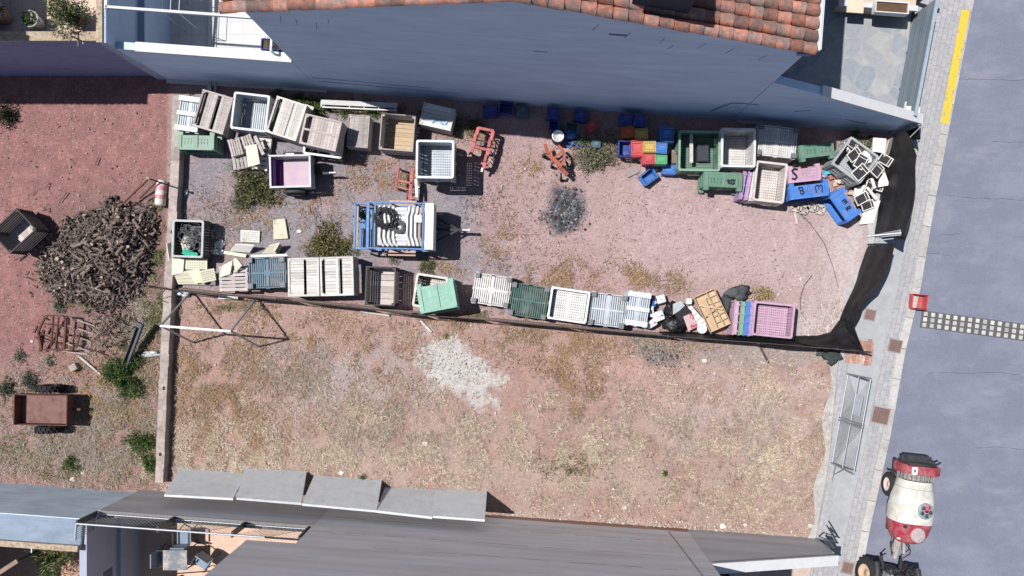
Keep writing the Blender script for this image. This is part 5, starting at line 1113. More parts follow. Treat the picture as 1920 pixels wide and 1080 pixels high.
# loose pebbles and crumbs that nobody could count
def chips(name, lab, cat, px, py, rmean, rmax, cols, seed):
    rgp = np.random.default_rng(seed); n = len(px)
    P = np.stack([(px-NX)/60, -(py-NY)/60, np.full(n,.0)],1); r = np.minimum(rgp.exponential(rmean,n)+.007, rmax)
    tri = np.array([[0,0,1.0],[1,0,.1],[0,1,.15],[-1,0,.1],[0,-1,.12]]); sc_ = rgp.uniform(.6,1.4,(5,n,1)); V = []
    for k in range(4):
        a_, b_ = [(1,2),(2,3),(3,4),(4,1)][k]; V.append(np.stack([P+tri[0]*r[:,None]*.8, P+tri[a_]*r[:,None]*sc_[a_], P+tri[b_]*r[:,None]*sc_[b_]],1))
    V = np.concatenate(V,0); cl = np.tile(np.array(cols)[rgp.integers(0,len(cols),n)],(4,1))
    o = fast_mesh(name, V.reshape(-1,3), 3, cl, mname='pebble_stone'); return tag(o, lab, cat, kind='stuff')
rgp = np.random.default_rng(5); n = 3400
px = rgp.uniform(330,1560,n); py = rgp.uniform(250,1000,n)
edge = rgp.random(n) < .25; px = np.where(edge, rgp.uniform(930,1540,n), px); py = np.where(edge, 968+(px-930)*.068-rgp.exponential(9,n), py)
STN = [(.56,.46,.40),(.46,.35,.30),(.62,.56,.50),(.32,.22,.19)]
chips('pebbles','scattered pale pebbles and rubble crumbs on the reddish ground','pebbles',px,py,.012,.05,STN,6)
n = 1500; chips('earth_crumbs','small stones and crumbs strewn over the red left lot','pebbles',rgp.uniform(0,300,n),rgp.uniform(210,900,n),.009,.04,[(.44,.33,.29),(.52,.44,.38),(.20,.12,.11)],7)
n = 800; chips('charcoal_bits','charcoal and pale ash bits of the burnt patch','ash',rgp.normal(1061,20,n),rgp.normal(393,22,n),.012,.045,[(.03,.03,.035),(.06,.065,.07),(.30,.31,.33),(.10,.10,.11)],8)
n = 350; chips('lime_bits','crumbs of spilled lime around the pale patch','lime',rgp.normal(848,42,n),rgp.normal(694,40,n),.010,.035,[(.56,.53,.50),(.48,.44,.42)],9)
n = 900; chips('street_rubble','white rubble along the street end of the yard','rubble',np.clip(rgp.normal(1560,48,n),1420,1625),rgp.normal(600,28,n),.014,.06,[(.60,.55,.50),(.50,.42,.37),(.40,.33,.29)],10)
n = 500; chips('dark_crumbs','dark burnt crumbs below the black netting','rubble',rgp.normal(1243,24,n),rgp.normal(660,14,n),.012,.04,[(.05,.05,.055),(.12,.115,.115),(.3,.28,.27)],11)

# ================================================================== FOAM SHEETS, TRAYS, CANS, BAGS
def sheet(name, lab, cat, cs, zs, th, m, group=None, grooves=0, holes=0):
    """thin rigid sheet: four photo corners with heights (one number or four)"""
    zs = [zs]*4 if not isinstance(zs, (list, tuple)) else zs
    p = [G(x,y,z) for (x,y),z in zip(cs, zs)]; n_ = (p[1]-p[0]).cross(p[3]-p[0]).normalized(); n_ = n_ if n_.z > 0 else -n_
    # last corner dropped into the plane of the others
    p[2] = p[2]-n_*((p[2]-p[0]).dot(n_)); t_ = -n_*th; c = sum(p, Vector((0,0,0)))/4
    m_ = MB(); m_.add(p+[q+t_ for q in p], [(3,2,1,0),(4,5,6,7),(0,1,5,4),(1,2,6,5),(2,3,7,6),(3,0,4,7)])
    if grooves or holes:
        t = thing(name, lab, cat, loc=(c.x,c.y,0), group=group)
        m_.v = [(v[0]-c.x, v[1]-c.y, v[2]) for v in m_.v]; link('board', m_, m, t)
        g_ = MB(); off = n_*.003
        def q(u, v): return p[0].lerp(p[1], u).lerp(p[3].lerp(p[2], u), v)-Vector((c.x,c.y,0))+off
        for i in range(grooves):
            v = (i+.7)/(grooves+.4); g_.bar(q(.06,v), q(.94,v), .012, .008)
        if holes:
            nx, ny_ = holes
            for i in range(nx):
                for j in range(ny_):
                    u, v = (i+.5)/nx*.88+.06, (j+.5)/ny_*.84+.08; a_ = q(u-.28/nx, v); b_ = q(u+.28/nx, v); g_.bar(a_, b_, (p[3]-p[0]).length*.5/ny_, .008)
        link('grooves' if grooves else 'cells', g_, mat('foam_shadow_grey', (.40,.39,.31), .9) if m is foam else (mat('cell_grey', (.50,.47,.43), .9) if holes and m is foamw else ink), t)
        return t
    return single(name, lab, cat, m_, m, group)
FG = 'polystyrene sheets dumped around the yard corner'
sheet('foam_tray','whitish seed tray with many cells lying alone on the gravel','seed tray',[(451,431),(487,433),(486,455),(451,453)],.06,.05,foamw,FG,holes=(9,5))
sheet('foam_sheet','cream foam sheet with a corner bitten off on the gravel','foam sheet',[(512,412),(534,410),(540,447),(513,449)],.06,.05,foam,FG,grooves=0)
sheet('foam_sheet','white foam sheet propped like a roof near the hose bin','foam sheet',[(441,459),(476,461),(468,474),(431,471)],[.35,.38,.12,.1],.05,foamw,FG)
sheet('foam_sheet','thin long white sheet behind the petrol blue bin','foam sheet',[(470,478),(538,476),(539,480),(471,482)],.62,.04,foamw,FG)
sheet('foam_sheet','cream sheet tilted by the weeds right of the propped white one','foam sheet',[(504,461),(524,456),(518,475),(491,476)],[.3,.4,.1,.08],.05,foam,FG)
sheet('foam_sheet','cream end piece standing against the tilted sheet','foam sheet',[(524,457),(530,462),(521,475),(515,472)],[.4,.2,.1,.3],.05,foam,FG)
sheet('foam_sheet','small sheet lying flat under the propped white one','foam sheet',[(420,470),(462,477),(460,483),(419,476)],.1,.04,foam,FG)
sheet('foam_sheet','cream slab at the left edge of the big cream pile','foam sheet',[(323,485),(345,485),(343,512),(322,516)],.34,.08,foam,FG)
sheet('foam_tray','cream dotted tray at the top of the big cream pile','seed tray',[(346,485),(388,485),(388,505),(348,505)],.28,.06,foam,FG,holes=(8,4))
sheet('foam_sheet','large grooved cream sheet at the bottom of the pile','foam sheet',[(326,514),(352,508),(384,535),(334,533)],[.30,.36,.16,.12],.06,foam,FG,grooves=3)
sheet('foam_sheet','cream sheet crossing the middle of the big cream pile','foam sheet',[(352,508),(374,505),(379,530),(366,532)],[.40,.42,.25,.22],.06,foam,FG)
sheet('foam_tray','cream tray with dark slots at the right of the cream pile','seed tray',[(374,508),(401,503),(405,525),(378,531)],.46,.06,foam,FG,holes=(9,5))
sheet('foam_sheet','sliver of cream sheet squeezed beside the hose bin and wall','foam sheet',[(313,457),(321,454),(323,486),(318,491)],[.5,.4,.2,.3],.04,foam,FG)
sheet('foam_sheet','long cream sheet lying on the bleached pallet','foam sheet',[(417,498),(436,488),(431,514),(412,520)],[.62,.66,.64,.60],.05,foam,FG)
sheet('foam_sheet','peaked cream sheet piece near the petrol blue bin','foam sheet',[(437,486),(443,483),(456,497),(441,511)],[.72,.76,.70,.64],.05,foam,FG)
sheet('foam_sheet','large cream sheet on the broken pallets near the yard corner','foam sheet',[(460,274),(481,270),(487,307),(465,313)],.56,.06,foamw if False else foam,FG)
sheet('foam_tray','white tray peeping out under the fence by the petrol blue bin','seed tray',[(409,553),(446,556),(445,562),(409,560)],.2,.05,foamw,FG,holes=(8,1))
# crumpled white scraps
def blob(mb, c, r, seed, sq=(1,1,.6), n=9, m=6, jit=.35):
    rg = random.Random(seed); rows = []
    ph = [rg.uniform(0,6) for _ in range(4)]
    for i in range(m+1):
        th = math.pi*i/m; row = []
        for j in range(n):
            a = 2*math.pi*j/n; k = 1+jit*math.sin(2*a+ph[0]+i)*.5+jit*math.sin(3*a+ph[1]-i*1.3)*.5+rg.uniform(-jit,jit)*.35
            row.append(Vector((c[0]+r*sq[0]*k*math.sin(th)*math.cos(a), c[1]+r*sq[1]*k*math.sin(th)*math.sin(a), c[2]+r*sq[2]*(1+math.cos(th)*k))))
        rows.append(row+[row[0]])
    rows = rows[::-1]; return mb.grid(rows)
def bag(name, lab, cat, px, py, z, r, m, sq=(1,1,.6), seed=1, jit=.35, group=None):
    p = G(px,py,z+r*.5); m_ = MB(); blob(m_, (p.x,p.y,z), r, seed, sq, 14, 9, jit); return single(name, lab, cat, m_, m, group)
blk = mat('black_plastic', (.022,.022,.026), .45, .3, 8, bump=.4); wplas = mat('white_plastic', (.76,.77,.78), .4, .06, 6); bluec = mat('plastic_blue_can', (.04,.12,.36), .5)
bag('plastic_wrap','crumpled bluish wrap right of the hose bin','plastic scrap',411,458,0,.14,wplas,(1,.8,.3),3,.6)
bag('plastic_wrap','crumpled white wrap below the bluish one by the hose bin','plastic scrap',406,472,0,.13,wplas,(1.2,.7,.3),5,.7)
bag('plastic_wrap','shiny silver wrap under the swing frame leg beside the fence','plastic scrap',340,549,0,.17,wplas,(1.3,.6,.3),6,.7)
bag('paper_scrap','tiny white scrap on gravel right of the bitten cream sheet','scrap',560,434,0,.06,foamw,(1.2,.8,.2),7,.5)
bag('paper_scrap','white scrap lying beside the low wall under the lone post','scrap',348,361,0,.07,foamw,(.8,1.2,.2),8,.5)
bag('plastic_wrap','long translucent plastic wrap in the weeds by the metal channel','plastic scrap',281,664,0,.16,mat('milky_plastic', (.48,.50,.52), .4), (1.6,.6,.3),9,.5)
# contents of the hose bin
p = G(351,437,.5); coil(None, (p.x,p.y,.42), .08, .30, 9, .010, 'tangled grey hose heaped in the black bin', m=greyhose, wob=.10, zh=.12, seed=12)
p = G(362,455,.5); coil(None, (p.x,p.y,.46), .06, .2, 4, .010, 'loose hose loops over the white sack in the black bin', m=greyhose, wob=.08, zh=.08, seed=15)
bag('sack','cream sack under the hoses in the black bin','sack',351,458,.2,.26,mat('sack_cream', (.66,.64,.56), .9, .1, 6, bump=.2),(.75,1.0,.5),4,.25)
m_ = MB(); m_.bar(G(344,470,.4), G(370,481,.4), .20, .08); single('green_sack','flat bright green sack in the bottom of the black bin','sack', m_, mat('jade', (.02,.36,.24), .7, .2, 10))
# black box in the green bin, dark strap
m_ = MB(); p = G(1320,284,.5); m_.box((p.x,p.y,.29),(.34,.54,.22)); m_.box((p.x,p.y,.41),(.30,.50,.02)); 
single('black_box','black plastic box with raised lid inside the green open bin','box', m_, mat('slate_box', (.045,.055,.065), .5))
m_ = MB(); p = G(1296,278,.5); m_.box((p.x,p.y,.50),(.10,.90,.06)); single('timber_post','brown timber post laid across the green open bin','post', m_, WD['mid'])
m_ = MB(); p = G(1343,266,.5); m_.box((p.x,p.y,.45),(.12,.18,.1)); single('grey_block','small grey block in the green bin corner','block', m_, PL['ashgrey'])
m_ = MB(); p = G(1263,297,.3); m_.box((p.x,p.y,.2),(.16,.34,.4),.05); single('brown_box','narrow brown box squeezed beside the dark green bin','box', m_, mat('brown_box', (.20,.13,.12), .8))
# round pan and blue net
t = thing('metal_pan','round shiny metal pan on a dark drum in the yard','pan',loc=G(1045,262))
m_ = MB().lathe([(.17,0),(.18,.04),(.185,.40),(.16,.42)],24); link('drum', m_, iron, t)
m_ = MB().lathe([(.0,.45),(.14,.45),(.155,.49),(.185,.49),(.185,.47),(.16,.42),(.0,.42)],28); link('pan', m_, mat('shiny_tin', (.78,.79,.80), .3, .06, 10, metal=.4), t)
bag('blue_bucket','blue plastic tub half in shade right of the round pan','tub',1069,254,0,.20,mat('plastic_blue_can',(0,0,0)),(1.1,.7,1.0),3,.15)
m_ = MB(); rg = random.Random(5)
for k in range(26):
    a_ = G(rg.uniform(1056,1096), rg.uniform(262,276), rg.uniform(.03,.14)); b_ = a_+Vector((rg.uniform(-.2,.2), rg.uniform(-.12,.12), rg.uniform(-.05,.08))); b_.z = max(b_.z,.02); m_.bar(a_, b_, .02, .02)
single('blue_net_heap','heap of tangled blue net beside the round pan','net', m_, mat('net_blue', (.05,.13,.40), .7, .3))
m_ = MB(); p = G(1185,322,0); m_.box((p.x,p.y,.02),(.40,.22,.02),.45); single('flat_panel','flat grey brown panel lying on the sand near the tilted blue crate','panel', m_, mat('flat_taupe', (.30,.255,.25), .8, .15, 6))
# black seed trays with white frames, tipped bin
TR = 'black seed trays with white frames in a heap'
def tray(lab, px, py, z, L_, W_, a, tx=0, ty=0):
    p = G(px,py,z); M_ = Matrix.Translation(p) @ Matrix.Rotation(math.radians(a),4,'Z') @ Euler((tx,ty,0)).to_matrix().to_4x4()
    t = thing('seed_tray', lab, 'seed tray', M_, group=TR)
    m_ = MB(); m_.box((0,0,-.03),(L_-.02,W_-.02,.05)); link('tray_body', m_, mat('tray_black', (.018,.018,.022), .6, .2, 20), t)
    m_ = MB()
    for s in (-1,1): m_.box((0,s*(W_/2-.01),0),(L_,.022,.03)); m_.box((s*(L_/2-.01),0,0),(.022,W_-.04,.03))
    m_.box((L_*.28,0,-.001),(.014,W_-.04,.016)); link('tray_frame', m_, foamw, t)
    m_ = MB(); n = int(W_/.055)
    for i in range(1, n): m_.box((0,-W_/2+i*W_/n,-.003),(L_-.05,.005,.008))
    for i in range(1, 8): m_.box((-L_/2+i*L_/8,0,-.004),(.004,W_-.05,.008))
    link('tray_grid', m_, mat('tray_grid_grey', (.14,.14,.15), .7), t)
for k,(px,py,z,L_,W_,a,tx,ty,lab) in enumerate([(1602,290,.80,.44,.30,38,.1,.1,'seed tray uppermost left in the skewed grey bin'),(1614,303,.84,.46,.30,58,-.1,.1,'seed tray standing edgewise in middle of the skewed grey bin'),(1613,323,.88,.46,.34,42,.05,-.05,'seed tray lowest in the skewed grey bin'),
   (1645,319,.72,.42,.30,50,.1,.2,'seed tray leaning outside the right edge of the skewed bin'),(1660,300,.45,.40,.28,-30,.2,0,'seed tray in the gap by the black net, nearest the blue wall'),(1630,350,.32,.44,.28,70,.3,.1,'seed tray half buried under the white sheets below the skewed bin'),
   (1616,372,.40,.46,.30,28,.1,.1,'seed tray nearest the askew blue bin'),(1627,385,.30,.42,.26,20,.1,.1,'lowest seed tray just above the crumpled white sheet'),(1646,350,.28,.36,.24,-15,.2,.1,'seed tray between black net and white sheet'),(1600,270,.70,.34,.24,-20,.2,.3,'seed tray deep in the top corner of the skewed bin')]):
    tray(lab, px, py, z, L_, W_, a, tx, ty)
sheet('white_sheet','white board standing at the blue wall beside the net','white board',[(1638,258),(1662,260),(1659,287),(1636,284)],.5,.05,foamw)
sheet('white_sheet','beige board behind the top end of the net','white board',[(1668,262),(1676,258),(1668,290),(1659,294)],[.5,.3,.3,.5],.04,mat('beige_board',(.50,.46,.40),.9))
sheet('white_sheet','white square board on the tray heap next to the net','white board',[(1648,333),(1659,322),(1668,347),(1647,351)],.42,.03,foamw)
sheet('white_sheet','large crumpled white sheet at the bottom of the tray heap','white board',[(1625,378),(1651,376),(1640,419),(1612,421)],[.30,.26,.12,.10],.03,foamw)
sheet('white_sheet','small white board peeping between the trays','white board',[(1603,353),(1622,347),(1618,366),(1600,368)],[.3,.35,.22,.2],.03,foamw)
sheet('white_sheet','narrow white strip crossing the trays','white board',[(1624,352),(1628,350),(1645,371),(1641,374)],.5,.03,foamw)
sheet('white_sheet','thin white strip beside the crossing strip','white board',[(1632,335),(1637,333),(1643,352),(1638,354)],.45,.03,foamw)
bag('white_sack','white foam lump inside the skewed bin','foam lump',1624,296,.45,.20,foamw,(.9,1.1,.6),4,.4)
bag('white_sack','small white foam lump in the left corner of the skewed bin','foam lump',1590,275,.45,.13,foamw,(.8,1.4,.6),6,.5)
rg = random.Random(22)
for k,(px,py,c_,lab) in enumerate([(1553,323,(.06,.42,.62),'turquoise plastic scrap between pink bin and skewed bin'),(1558,333,(.50,.20,.14),'red scrap under the turquoise one'),(1566,346,(.62,.45,.36),'pale clay shard in the rubble'),(1574,340,(.60,.52,.46),'light stone in the rubble by the skewed bin'),(1546,330,(.3,.34,.4),'grey scrap beside the pink bin'),(1590,352,(.06,.06,.07),'black lump below the skewed bin'),(1562,358,(.45,.25,.2),'brown tile scrap by the askew blue bin'),(1580,330,(.09,.12,.05),'green rag by the skewed bin'),(1598,362,(.5,.38,.32),'pinkish scrap above the askew blue bin')]):
    bag('rubble_piece', lab, 'rubble', px, py, 0, rg.uniform(.07,.12), mat('rubble_%d' % k, c_, .8, .2, 12), (1.1,.8,.6), k+30, .5, 'rubble pieces between the bins')
# pale lattice pieces
lat = MB(); 
for k in range(4):
    p = G(1491+k*15.5, 388+(k % 2)*5, .05); s = .15
    for a_ in range(4):
        an = math.pi/2*a_+.55; an2 = an+math.pi/2; lat.bar((p.x+s*math.cos(an),p.y+s*math.sin(an),.06),(p.x+s*math.cos(an2),p.y+s*math.sin(an2),.06),.085,.05)
single('lattice_strip','pale zigzag lattice strip lying below the blue S bins'.replace('blue S bins','bright blue side bin'),'lattice', lat, mat('lattice_beige', (.46,.43,.39), .8))
# dumped cans and bags by the fence
def can(lab, px, py, z, L_, W_, hh, a, m, tilt=(0,0), capm=None):
    p = G(px,py,z); t = thing('jerrycan', lab, 'jerrycan', Matrix.Translation(p-Vector((0,0,hh))) @ Matrix.Rotation(math.radians(a),4,'Z') @ Euler((tilt[0],tilt[1],0)).to_matrix().to_4x4(), group='plastic cans dumped by the fence')
    m_ = MB(); x, y = L_/2, W_/2; q = min(x,y)*.35
    rows = []
    for zz, k in ((0,.90),(.02,1),(hh-.05,1),(hh-.01,.86),(hh,.70)):
        row = []
        for cx, cy, a0 in ((x-q,y-q,0),(-x+q,y-q,90),(-x+q,-y+q,180),(x-q,-y+q,270)):
            for i in range(4): an = math.radians(a0+30*i); row.append(Vector(((cx+q*math.cos(an))*k,(cy+q*math.sin(an))*k,zz)))
        rows.append(row+[row[0]])
    m_.grid(rows, True); m_.add(rows[-1][:-1], [tuple(range(16))]); link('body', m_, m, t)
    m_ = MB(); m_.cyl((x*.45,0,hh-.01),(x*.45,0,hh+.04),.032,n=12); link('cap', m_, capm or wplas, t)
    m_ = MB(); m_.tube([(-x*.6,0,hh-.01),(-x*.55,0,hh+.05),(x*.0,0,hh+.05),(x*.1,0,hh-.01)],.014,6); link('handle', m_, m, t)
can('white can near the top of the dumped heap, apart from the rest',1240,561,.32,.30,.26,.28,15,wplas)
can('blue bottle wedged between pale blue bin and white can',1227,567,.35,.13,.30,.3,-10,bluec)
can('slim white bottle beside the pale blue upturned bin',1222,584,.36,.12,.36,.30,-5,wplas)
can('large round shouldered white can in the middle of the heap',1236,593,.42,.34,.30,.38,20,wplas,capm=bluec)
can('white can with red mark at the fence foot',1223,607,.38,.32,.22,.34,30,wplas,capm=PL['red'])
can('small white canister standing alone beside the cardboard crate',1293,565,.26,.17,.20,.24,0,wplas)
BG = 'black bags in the dumped heap'
bag('bin_bag','upper black bag between white can and grey sheet','bin bag',1256,579,.0,.20,blk,(.9,1.0,.8),3,.4,BG)
bag('bin_bag','big lower black bag lying against the fence','bin bag',1264,609,.0,.30,blk,(1.05,.85,.7),5,.3,BG)
bag('bin_bag','small black bag under the large white can','bin bag',1249,604,.0,.17,blk,(.9,1.1,.8),7,.4,BG)
bag('bin_bag','black bag pressed beside the red edged boards','bin bag',1277,597,.0,.22,blk,(1,.9,.7),9,.4,BG)
sheet('grey_board','light grey board over the black bags','board',[(1262,570),(1276,564),(1286,575),(1262,590)],.42,.03,mat('pale_grey_board',(.42,.45,.48),.7))
sheet('black_board','black board tilted beside the red edged board','board',[(1265,590),(1285,573),(1297,585),(1276,603)],[.40,.46,.44,.36],.03,mat('black_board',(.03,.03,.035),.5))
sheet('red_board','pinkish red edged white board in the dumped heap','board',[(1281,594),(1296,587),(1309,612),(1291,621)],[.40,.42,.30,.28],.04,mat('red_edge_board',(.66,.50,.50),.6,.1,8,c2=(.55,.08,.12),f2=.55,w2=.02,s2=5))
sheet('white_board','white ribbed board lying beside the cardboard crate','board',[(1289,577),(1296,573),(1326,606),(1313,623)],[.30,.34,.34,.28],.03,foamw,grooves=4)
t = thing('white_basin','small white basin on the ribbed panel','basin',loc=G(1315,616,.36)); m_ = MB().lathe([(.0,.02),(.08,.02),(.13,.10),(.155,.10),(.15,.08),(.10,0),(.0,0)],20); link('bowl', m_, wplas, t)
# cardboard / light wood broken crate
t = thing('broken_crate','broken light brown crate with partitions tipped by the cans','crate',Matrix.Translation(G(1335,582,.30)) @ Matrix.Rotation(math.radians(-66),4,'Z') @ Euler((.18,-.12,0)).to_matrix().to_4x4())
cb = mat('light_brown_board', (.50,.36,.23), .85, .2, 6, tint=.5)
m_ = MB(); m_.box((0,0,-.04),(1.16,.66,.03)); link('base', m_, cb, t)
for s in (-1,1): m_ = MB(); m_.box((0,s*.33,.05),(1.18,.03,.20)); link('side', m_, cb, t)
for s in (-1,1): m_ = MB(); m_.box((s*.58,0,.05),(.03,.62,.20)); link('side', m_, cb, t)
for i in range(5): m_ = MB(); m_.box((-.4+i*.2,.12,.02),(.03,.36,.12),R.uniform(-.15,.15)); link('divider', m_, cb, t)
m_ = MB(); m_.box((0,.10,.09),(1.1,.05,.03),.06); m_.box((.1,-.12,.13),(1.0,.14,.02),-.05); m_.bar((-.3,-.3,.16),(.1,.3,.14),.04,.02); m_.bar((.1,-.3,.17),(-.05,.32,.15),.03,.02); link('loose_slats', m_, cb, t)
bag('tarpaulin','crumpled dark grey tarpaulin behind the broken crate','tarpaulin',1385,549,0,.30,mat('tarp_grey',(.075,.085,.09),.7,.3,6,bump=.5),(1.25,.6,.35),3,.5)
bag('tarpaulin','lower fold of dark tarpaulin between broken crate and tipped bins','tarpaulin',1366,572,0,.28,mat('tarp_dark',(.045,.05,.055),.7,.3,6,bump=.5),(.6,1.2,.5),6,.5)
bag('net_scrap','dark greenish net scrap spilling below the triangular net','net',1566,668,0,.26,mat('dark_net_scrap',(.045,.06,.06),.9,.5,25,bump=.5),(1.1,.8,.25),8,.5)
bag('net_scrap','small dark net scrap on the ground left of the greenish one','net',1540,662,0,.13,mat('dark_net_scrap',(0,0,0)),(1.1,.7,.25),9,.5)

# ================================================================== FIREWOOD
rgw = random.Random(99); heap = [(205,372),(228,383),(285,388),(292,430),(280,500),(262,545),(215,575),(160,568),(112,560),(84,530),(72,495),(98,462),(122,420),(150,400),(185,395)]
hx = np.array([p[0] for p in heap]); 
def inpoly(x, y, P):
    r = False; n = len(P)
    for i in range(n):
        x0,y0 = P[i]; x1,y1 = P[(i+1) % n]
        if (y0 > y) != (y1 > y) and x < (x1-x0)*(y-y0)/(y1-y0)+x0: r = not r
    return r
bark = mat('log_bark', (.145,.112,.098), .95, .35, 20, bump=.5, tint=1.1, c2=(.24,.195,.175), f2=.55, s2=3)
cut = mat('log_cut', (.42,.32,.24), .9, .2, 20)
protos = []
for k in range(10):
    m_ = MB(); L_ = rgw.uniform(.22,.46); r = rgw.uniform(.020,.046); b = rgw.uniform(-.06,.06); pts = [(-L_/2,0,0),(-L_/6,b,0),(L_/6,b*.8,b*.3),(L_/2,0,0)]
    m_.tube(pts, r, 7)
    if k % 2 == 0: m_.cyl((0,b,0),(.08,b+.15,.05),r*.6,r*.3,n=5)
    if k % 3 == 0: m_.cyl((-L_/4,b,0),(-L_/4-.06,b-.13,.04),r*.5,r*.3,n=5)
    me_b = link('firewood_log', m_, bark)
    m_.add([],[]); 
    # close the ends of the log
    m2 = MB(); m2.cyl((-L_/2-.004,0,0),(-L_/2+.004,0,0),r*.97,n=7); m2.cyl((L_/2-.004,0,0),(L_/2+.004,0,0),r*.97,n=7)
    nv = len(m_.v); m_.add(m2.v, m2.f)
    me = bpy.data.meshes.new('firewood_log'); me.from_pydata(m_.v, [], m_.f); me.materials.append(bark); me.materials.append(cut)
    tn = [rgw.random()]*len(m_.f); me.attributes.new('tint','FLOAT','FACE').data.foreach_set('value', tn)
    nb = len(m_.f)-len(m2.f); me.polygons.foreach_set('material_index', [0]*nb+[1]*(len(m_.f)-nb)); me.polygons.foreach_set('use_smooth', [True]*nb+[False]*(len(m_.f)-nb)); me.update()
    bpy.data.objects.remove(me_b); protos.append(me)
def heap_h(px, py):
    d = 1e9; n = len(heap)
    for i in range(n):
        x0,y0 = heap[i]; x1,y1 = heap[(i+1) % n]; dx, dy = x1-x0, y1-y0; t_ = max(0, min(1, ((px-x0)*dx+(py-y0)*dy)/(dx*dx+dy*dy))); d = min(d, math.hypot(px-x0-t_*dx, py-y0-t_*dy))
    return min(.48, .03+d/60*.5)*(1+.25*math.sin(px*.09)*math.cos(py*.11))
spots = []
while len(spots) < 300:
    x, y = rgw.uniform(68,296), rgw.uniform(366,582)
    if inpoly(x, y, heap) and all((x-a)**2+(y-b)**2 > 60 for a, b in spots): spots.append((x, y))
    elif rgw.random() < .02 and inpoly(x, y, heap): spots.append((x, y))
first = None
for i, (x, y) in enumerate(spots):
    hgt = heap_h(x, y); k = (H)/(H-0)
    o = bpy.data.objects.new('firewood_log', protos[i % 10]); C.objects.link(o)
    p = G(x, y, hgt); o.location = p+Vector((0,0,.02)); s = rgw.uniform(.85,1.45); o.scale = (s, s, s)
    o.rotation_euler = (rgw.uniform(0,6.28), rgw.gauss(0,.6), rgw.uniform(0,6.28))
    tag(o, 'short dark brown log heaped in the firewood pile', 'log', 'logs in the firewood pile')
m_ = MB()
for i in range(3600):
    while True:
        x, y = rgw.uniform(68,296), rgw.uniform(366,590)
        if inpoly(x, y, heap): break
        if rgw.random() < .09: x, y = rgw.gauss(214,22), rgw.gauss(610,38); break
        if rgw.random() < .05: x, y = rgw.gauss(180,70), rgw.gauss(478,70); break
    hgt = heap_h(x, y)*rgw.uniform(.3,.95) if inpoly(x,y,heap) else 0
    p = G(x, y, hgt); L_ = rgw.uniform(.08,.26); r = rgw.uniform(.008,.028)
    d = Vector((rgw.uniform(-1,1), rgw.uniform(-1,1), rgw.gauss(0,.6))).normalized()*L_; p.z += .05
    m_.cyl(p-d*.8, p+d*.8, r, r*rgw.uniform(.6,1), n=5, cap=True, smooth=False)
tag(link('firewood_rest', m_, bark), 'mass of smaller split firewood and twigs filling the heap', 'firewood', kind='stuff')
# dark earth dome under the logs
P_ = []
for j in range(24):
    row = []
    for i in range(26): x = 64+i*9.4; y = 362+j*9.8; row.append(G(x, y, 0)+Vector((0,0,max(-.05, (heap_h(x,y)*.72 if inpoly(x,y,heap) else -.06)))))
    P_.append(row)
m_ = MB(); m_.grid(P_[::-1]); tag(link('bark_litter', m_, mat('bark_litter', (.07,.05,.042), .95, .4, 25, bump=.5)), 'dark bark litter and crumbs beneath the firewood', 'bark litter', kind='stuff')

# ================================================================== SPRAYER AND TRACTOR
ca = math.radians(5.2)
base = G(1712,940); M_ = Matrix.Translation((base.x-.80,base.y+.26,.012)) @ Matrix.Rotation(math.radians(-5.5),4,'Z')
# local axes: y forward is up in the photo (fan end), x to the right; tank axis height about 1.05 m
q0 = G(1709,948,.85); M_ = Matrix.Translation((q0.x,q0.y,.012)) @ Matrix.Rotation(math.radians(-6),4,'Z') @ Matrix.Diagonal((.95,1,.83,1))
t = thing('orchard_sprayer', 'red and white orchard sprayer trailer parked on the road', 'sprayer', M_)
spw = mat('sprayer_white', (.66,.65,.60), .55, .10, 5, c2=(.50,.47,.41), f2=.56, s2=3); spr = mat('sprayer_red', (.36,.03,.055), .5, .2, 3, c2=(.42,.17,.17), f2=.52, w2=.1, s2=3.5)
def hull(sects, m_, n=24):
    """body of rounded cross sections: y, half width, z low, z high, centre x"""
    rows = []
    for y, hw, z0, z1, cx in sects:
        row = []
        for i in range(n):
            a = 2*math.pi*i/n; c_, s_ = math.cos(a), math.sin(a); e = .72
            row.append(Vector((cx+hw*math.copysign(abs(c_)**e, c_), y, (z0+z1)/2+(z1-z0)/2*math.copysign(abs(s_)**e, s_))))
        rows.append(row+[row[0]])
    m_.grid(rows[::-1]); m_.add(rows[0][:-1], [tuple(range(n))]); m_.add(rows[-1][:-1], [tuple(range(n-1,-1,-1))]); return m_
S = [(-1.10,.28,.62,1.20,-.02),(-1.02,.44,.50,1.36,-.02),(-.80,.56,.42,1.46,-.02),(-.46,.63,.40,1.52,0)]
link('tank_front', hull(S, MB()), spr, t)
S = [(-.455,.64,.40,1.53,0),(-.1,.645,.40,1.55,0),(.25,.59,.40,1.53,.02),(.55,.52,.42,1.48,.03),(.78,.47,.45,1.42,.04)]
link('tank', hull(S, MB()), spw, t)
m_ = MB(); hull([(.552,.523,.415,1.485,.03),(.565,.526,.41,1.488,.03)], m_); link('tank_seam', m_, mat('seam_grey', (.3,.3,.3), .6), t)
m_ = MB()
for i in range(26):
    a = 2*math.pi*i/26; m_.box((.05+.52*math.cos(a),.90,.95+.50*math.sin(a)),(.03,.20,.03)); m_.bar((.05+.52*math.cos(a),.86,.95+.50*math.sin(a)),(.05+.36*math.cos(a+.3),.94,.95+.34*math.sin(a+.3)),.015,.03)
m_.lathe([(.40,.80),(.40,1.0)], 24, Matrix.Translation((.05,0,.95)) @ Matrix.Rotation(math.radians(-90),4,'X') @ Matrix.Translation((0,0,0)))
link('fan_cage', m_, mat('cage_grey', (.26,.25,.25), .6, .4, 30), t)
m_ = MB(); hull([(1.0,.60,.35,1.55,.06),(1.03,.62,.33,1.57,.06),(1.22,.62,.33,1.57,.07),(1.26,.57,.38,1.52,.07)], m_); link('fan_housing', m_, spr, t)
